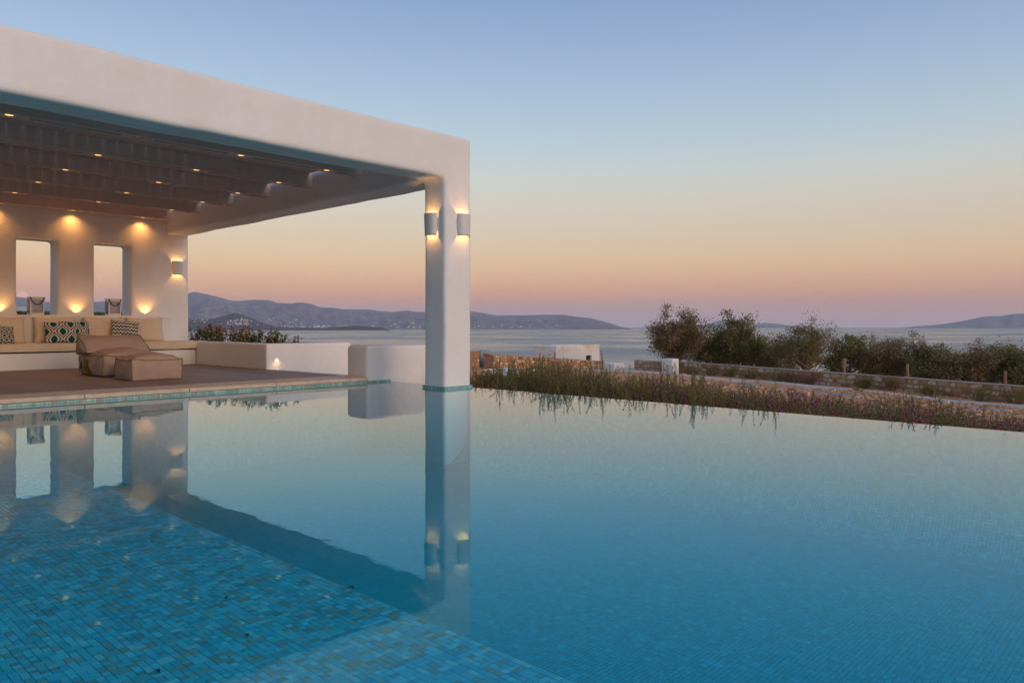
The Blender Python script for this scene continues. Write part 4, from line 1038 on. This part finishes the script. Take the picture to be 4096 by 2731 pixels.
def stone_wall(label, A, B, zA, zB, th, protos, sw, sh, limit, seed, cap=M_CAP, end=True):
    """wall from A to B (x, y); zA, zB = (foot, top) at each end; the stones face the terrace"""
    r = random.Random(seed); a = Vector((A[0], A[1], 0)); b = Vector((B[0], B[1], 0)); d = (b-a); L = d.length; d.normalize(); nrm = Vector((d.y, -d.x, 0))
    if nrm.dot(a - camo.location) > 0: nrm = -nrm
    root = tag(empty('stone_wall', (A[0], A[1], zA[0])), label, 'stone wall')
    def P(t, h, off): return Vector((a.x+d.x*t*L, a.y+d.y*t*L, (zA[0]+(zB[0]-zA[0])*t)*(1-h)+(zA[1]+(zB[1]-zA[1])*t)*h)) + nrm*off
    n = max(2, int(L/1.2)); V = []; F = []
    for i in range(n+1):
        t = i/n
        for h, off in ((0, 0), (1, 0), (1, -th), (0, -th)): q = P(t, h, off); q.z -= .5*(h == 0); V.append(q)
    for i in range(n):
        for k in range(4): F.append((i*4+k, i*4+(k+1) % 4, (i+1)*4+(k+1) % 4, (i+1)*4+k))
    F += [(3, 2, 1, 0), (n*4, n*4+1, n*4+2, n*4+3)]; under(link('mortar_core', mesh('mortar_core', V, F), M_MORT), root)
    V = []; F = []; sec = [(.03, -.02), (.035, .02), (0, .06), (-th/2, .085), (-th, .06), (-th-.035, .02), (-th-.03, -.02)]; k = len(sec)
    for i in range(n*2+1):
        t = -.002 + 1.004*i/(n*2)
        for o_, h in sec: q = P(t, 1, o_); q.z += h + noise.noise(q*1.3)*.022; V.append(q)
    for i in range(n*2):
        for j in range(k): F.append((i*k+j, i*k+(j+1) % k, (i+1)*k+(j+1) % k, (i+1)*k+j))
    F += [tuple(range(k))[::-1], tuple(n*2*k+j for j in range(k))]; under(link('cap', mesh('cap', V, F, True), cap), root)
    pieces = []; H0 = (zA[1]-zA[0]+zB[1]-zB[0])/2; rows = max(2, int(round(H0/sh))); hs = [r.uniform(.75, 1.25) for _ in range(rows)]; tot = sum(hs); y = 0
    for hrow in hs:
        hh = hrow/tot; t = r.uniform(-.01, .0); ln = 0
        while t < 1:
            wd = sw*r.choice((.6, .8, 1.0, 1.2, 1.5))*hrow**.4/L
            if t+wd > 1: wd = 1-t
            if wd*L > .06: pieces.append((t+wd/2, y+hh/2+r.uniform(-.04, .04)*hh, wd*L*.95, hh*H0*r.uniform(.84, .98), nrm, 0))
            t += wd
        y += hh
    if end:
        for hh in range(rows):
            z = (hh+.5)/rows
            for q in (.27, .73): pieces.append((0, z, th*.46, H0/rows*.9, -d, -th*q))
    pieces = pieces[:limit]
    rot = {0: math.atan2(nrm.x, -nrm.y), 1: math.atan2(-d.x, d.y)}
    for t, h, w_, hh, nn, off in pieces:
        q = P(t, h, off); o = link('stone', r.choice(protos)); o.parent = root; o.location = q - root.location
        ang = math.atan2(nn.x, -nn.y); o.rotation_euler = (r.uniform(-.04, .04), r.uniform(-.08, .08), ang); o.scale = (w_, r.uniform(.03, .055), hh)
    return root
stone_wall('long honey-coloured stone wall running behind the shrubs right of the column', (35.46, 35.28), (56.2, 41.6), (-2.1, -1.03), (-3.5, -2.42), .75, SW, .36, .22, 300, 3)
stone_wall('stone wall stub touching the right edge of the column', (31.0, 39.0), (34.85, 36.0), (-2.0, -.80), (-2.0, -.82), .55, SW, .34, .22, 60, 5, end=False)
stone_wall('low stone wall piece in the gap behind the wall stub', (35.0, 37.6), (36.1, 37.4), (-2.1, -1.28), (-2.1, -1.3), .5, SW, .3, .2, 60, 6, end=False)
stone_wall('long shaded stone wall below the trees right of the gate pillar', (56.2, 33.8), (52.0, 4.0), (-3.15, -2.20), (-3.75, -2.78), .6, SW, .50, .30, 290, 7, end=False)
stone_wall('short grey stone wall left of the white gate pillar', (53.75, 36.5), (54.3, 33.9), (-2.95, -2.10), (-2.95, -2.14), .5, SG, .42, .28, 60, 8, end=False)
rbox('gate_pillar', 53.45, 54.45, 32.55, 33.62, -3.4, -1.80, M_PL, None, .12, .4, .01, 3); tag(bpy.data.objects['gate_pillar'], 'square white gate pillar between the grey stone wall and the long wall', 'pillar')
rbox('gate_block', 53.4, 54.9, 38.3, 39.5, -3.8, -2.36, M_PL, None, .12, .4, .01, 4); tag(bpy.data.objects['gate_block'], 'low white gate block at the far end of the honey-coloured wall', 'pillar')
rbox('gate_wall', 54.6, 54.95, 33.8, 38.5, -3.8, -2.72, M_PL, None, .05, .5, .01, 6); tag(bpy.data.objects['gate_wall'], 'thin low white wall between the gate block and the grey stone wall', 'wall')
def ribbon(name, pts, w_, h, mat, off=0.0):
    V = []; F = []; P = []
    for i in range(len(pts)-1):
        a, b = Vector((*pts[i], 0)), Vector((*pts[i+1], 0)); n = max(1, int((b-a).length/1.0))
        P += [a+(b-a)*k/n for k in range(n)]
    P.append(Vector((*pts[-1], 0)))
    for i, p in enumerate(P):
        t = (P[min(i+1, len(P)-1)]-P[max(i-1, 0)]).normalized(); s = Vector((t.y, -t.x, 0))*w_/2; z = max(ground_z(p.x, p.y), -9)
        for q, hh in ((p-s, -.3), (p-s, h), (p+s, h), (p+s, -.3)): V.append((q.x, q.y, z+hh+off))
    for i in range(len(P)-1):
        for k in range(3): F.append((i*4+k, i*4+k+1, (i+1)*4+k+1, (i+1)*4+k))
    F += [(3, 2, 1, 0)[::-1], tuple((len(P)-1)*4+k for k in range(4))]
    return link(name, mesh(name, V, F), mat)
tag(ribbon('white_kerb', [(49.5, 38.6), (50.2, 33.5), (50.4, 24), (49.4, 12), (48.2, 3), (47.5, -4)],   .16, .14, M_KERB), 'long low white kerb in front of the shaded stone wall', 'kerb')
tag(ribbon('garden_path', [(36.6, 34.2), (34.4, 33.6), (32.2, 31.6), (30.5, 29.2)], 1.1, .05, M_KERB), kind='structure')
def ground_hit(px, py):
    for k in range(900):
        d = 8+k*.1; p = on_view(px, py, d)
        if p.z <= ground_z(p.x, p.y)+.03: return p
    return p
for (px, py, w1, w2, lab) in ((3345, 1578, 2.6, 1.0, 'flat grey stone slab lying in the gravel near the kerb'), (3952, 1640, 2.0, .9, 'flat grey stone slab lying in the gravel at the right'), (2985, 1537, 1.2, .5, 'small flat grey slab in the gravel left of the others')):
    p = ground_hit(px, py); o = rbox('ground_slab', -w2/2, w2/2, -w1/2, w1/2, -.1, .04, M_GREY, None, .03, .3, .03, int(px)); o.location = (p.x, p.y, ground_z(p.x, p.y)+.03); tag(o, lab, 'stone slab', 'flat slabs in the gravel')
for (px, y0, y1, lab) in ((3376, 1433, 1490, 'weathered wooden post behind the shaded stone wall, leftmost of three'), (3630, 1455, 1510, 'weathered wooden post behind the wall below the dry twiggy bush'), (4020, 1483, 1556, 'weathered wooden post behind the wall near the right picture edge')):
    d = 54.5; p = on_view(px, y1, d); zt = .88+(1304-y0)/3000*d; o = rbox('wooden_post', -.08, .08, -.08, .08, 0, zt-p.z, M_POST, None, .03, .3, .015, px); o.location = (p.x, p.y, p.z); tag(o, lab, 'post', 'wooden posts behind the stone wall')
def shed():
    root = tag(empty('garden_shed', (57.6, 48.4, -4), R(6)), 'small flat-roofed white house with one square window by the sea', 'house')
    bx = [(-.2, 8.4, 0, .3, 0, 2.9), (-.2, .1, 0, 2.6, 0, 2.9), (8.1, 8.4, 0, 2.6, 0, 2.9), (-.2, 8.4, 2.3, 2.6, 0, 2.9), (-.2, 8.4, 0, 2.6, 2.55, 2.75)]
    bx[0:1] = [(-.2, 5.6, 0, .3, 0, 2.9), (6.7, 8.4, 0, .3, 0, 2.9), (5.5, 6.8, 0, .3, 0, .9), (5.5, 6.8, 0, .3, 1.75, 2.9)]
    me = plaster_union(bx, .07, 4, .015, 9.0); me.polygons.foreach_set('use_smooth', [True]*len(me.polygons))
    t = NT('stained_whitewash'); b = t.bsdf(.85, .2); co = t.coords(); sp = t.n('SeparateXYZ'); t.l(co, sp.inputs[0]); n = t.noise(co, .55, 5, .6); n2 = t.noise(co, 2.5, 5, .6, (1, 1, .3))
    mr = t.n('MapRange'); t.l(sp.outputs['Z'], mr.inputs[0]); mr.inputs[1].default_value = 1.6; mr.inputs[2].default_value = 2.95
    f1 = t.n('Math', operation='MULTIPLY'); t.l(mr.outputs[0], f1.inputs[0]); t.l(t.ramp(n.outputs[0], (.40, (0, 0, 0)), (.62, (1, 1, 1))), f1.inputs[1])
    c = t.mix(f1.outputs[0], (.78, .75, .72), (.62, .47, .26)); t.l(c, b.inputs['Base Color'])
    o = link('house_wall', me, t.m, root); MB().box(.1, 8.1, .3, 2.3, 2.76, 2.80).build('roof', M_CAP, root); MB().box(5.6, 6.7, 1.2, 1.25, .9, 1.75).build('window_dark_sheet', M_DARK, root)  # dark sheet added behind the opening, standing for the shade indoors
    o = MB().tube([(8.55, -.3, .5), (8.45, -.1, 2.2)], .06, 6).build('leaning_pole', M_POST); o.location = root.location; o.rotation_euler = root.rotation_euler; tag(o, 'wooden pole leaning on the end of the white house', 'pole')
shed()
o = MB().box(-.6, .6, -.5, .5, 0, 1.6).box(-.45, .45, -.35, .35, 1.6, 1.78).build('water_tank', M_GREY); p = on_view(1927, 1440, 53); o.location = (p.x, p.y, -2.6); tag(o, 'grey tank peeking over the gap between the stone walls', 'tank')
NTH = 'first second third fourth fifth sixth seventh eighth ninth tenth eleventh twelfth'.split()
for i, (px, lab) in enumerate([(2765, 'dark bush'), (2850, 'small bush'), (2920, 'bush'), (3000, 'bush'), (3110, 'bush'), (3165, 'bush'), (3230, 'bush'), (3450, 'bush'), (3560, 'bush'), (3720, 'bush'), (3930, 'bush'), (4060, 'bush')]):
    d = float(np.interp(px, [2700, 4096], [61.2, 42.0])); p = on_view(px, 1490, d); pink = i in (5, 6)
    plant(KB[i % 4] if pink else KA[i % 5], 'wall_bush', (p.x, p.y, ground_z(p.x, p.y)-.05), (1.7, 1.7, .95+.3*((i*7) % 3)/2), i, ('pink-flowered' if pink else 'green') + ' bush at the foot of the shaded stone wall, ' + NTH[i] + ' from the gate pillar', 'bush', 'bushes along the shaded stone wall')
def grass_bank():
    V = []; F = []; xs = [-8+.6*i for i in range(29)]; ys = [19.5, 21, 22, 22.8, 25, 28, 31, 36]
    for x in xs:
        for j, y in enumerate(ys): V.append((x, y, (-.6, .6, 1.15, 1.27, 1.22, 1.1, .8, -1.2)[j]*(1 if x < 8.4 else .0) + noise.noise(Vector((x, y, 0)))*.03))
    n = len(ys)
    for i in range(len(xs)-1):
        for j in range(n-1): F.append((i*n+j, (i+1)*n+j, (i+1)*n+j+1, i*n+j+1))
    tag(link('grass_bank', mesh('grass_bank', V, F, True), simple('bank_turf', (.17, .18, .06), .95, .1, .3, 3, .8, 30, dist=.05, world=True)), kind='structure')
    g = np.random.default_rng(9); m = 6000; P = np.stack([g.uniform(-4, 8.3, m), g.uniform(21.6, 23.2, m), np.full(m, 1.12)], 1); D = g.normal(size=(m, 3))*.3+np.array([0, 0, 1])
    tag(link('grass', quads_np('grass', leaves(P, D, .16, .012, g), m, cols(m, [(.20, .20, .06), (.26, .24, .09), (.15, .17, .05)], g)), M_LEAF), 'short yellow-green grass on the bank behind the windows', 'grass', kind='stuff')
    o = rbox('bank_wall', 4.9, 6.0, 23.6, 23.9, .6, 1.40, M_PL, None, .03, .3, .01, 2); tag(o, 'low white wall on the grass bank seen through the window', 'wall')
grass_bank()

def rough_ground():
    g = np.random.default_rng(77); V = []; C = []
    n = 0; Q = []; CC = []
    for _ in range(900):                         # dry weeds in tufts
        px = g.uniform(1890, 4096); d = 11 + 37*g.random()**.8; p = camo.location + (FW + RT*((px-2048)/3000))*d
        if p.x < 9.6: continue
        m = g.integers(8, 22); z = ground_z(p.x, p.y); P = np.array([p.x, p.y, z-.02]) + np.concatenate([g.normal(size=(m, 2))*.10, np.zeros((m, 1))], 1); D = g.normal(size=(m, 3))*.45+np.array([0, 0, 1.0])
        k = g.uniform(.4, 1.1); Q.append(leaves(P, D, .17*k, .010*k+.004, g)); CC.append(cols(m, [(.40, .28, .14), (.30, .22, .09), (.24, .20, .07), (.36, .20, .11)], g)); n += m
    tag(link('dry_weeds', quads_np('dry_weeds', np.concatenate(Q), n, np.concatenate(CC)), M_LEAF), 'dry straw-coloured weeds scattered over the gravelly ground', 'weeds', kind='stuff')
    B = []; CC = []
    for _ in range(5200):
        px = g.uniform(1890, 4096); d = 14 + 34*g.random()**.7; p = camo.location + (FW + RT*((px-2048)/3000))*d
        if p.x < 10 : continue
        r_ = g.uniform(.02, .07)*(1+ (g.random() < .05)*1.5); z = ground_z(p.x, p.y) + noise.noise(Vector((p.x*.35, p.y*.35, 3)))*.10; B.append((p.x-r_, p.x+r_*g.uniform(.6, 1.2), p.y-r_*g.uniform(.6, 1.2), p.y+r_, z-.03, z+r_*.8))
    B = np.array(B); c = cols(len(B), [(.55, .38, .26), (.42, .25, .15), (.62, .48, .36), (.34, .2, .12)], g)
    tag(link('gravel', quads_np('gravel', box_quads(B), len(B)*5, np.repeat(c, 5, 0)), M_STONEP), 'loose gravel and small stones on the reddish ground', 'gravel', kind='stuff')
M_STONEP = tint_mat('loose_stone', .9, .1)
rough_ground()

def fallen_leaves():
    r = random.Random(4)
    for px, py in ((900, 2398), (988, 2548), (90, 2182), (1392, 2350), (610, 2168), (640, 2690)):
        d = on_view(px, py, 1.0) - camo.location; t = (ZS+.007-camo.location.z)/d.z; p = camo.location + d*t; V = []; F = []; n = 7; L = r.uniform(.022, .034)
        for i in range(n+1):
            u = i/n; w_ = L*.26*math.sin(PI*u)**.8; c = .006*math.sin(PI*u); V += [(u*L, -w_, c+.003), (u*L, 0, c), (u*L, w_, c+.004)]
        for i in range(n):
            for k in (0, 1): F.append((i*3+k, (i+1)*3+k, (i+1)*3+k+1, i*3+k+1))
        o = link('fallen_leaf', mesh('fallen_leaf', V, F, True), M_DRYLEAF); o.location = p; o.rotation_euler = (0, 0, r.uniform(0, 6.3)); tag(o, 'small dark fallen leaf lying on the mosaic of the pool shelf', 'leaf', 'fallen leaves on the pool shelf')
M_DRYLEAF = simple('dry_leaf', (.07, .035, .02), .8, .2, .3, 60)
fallen_leaves()
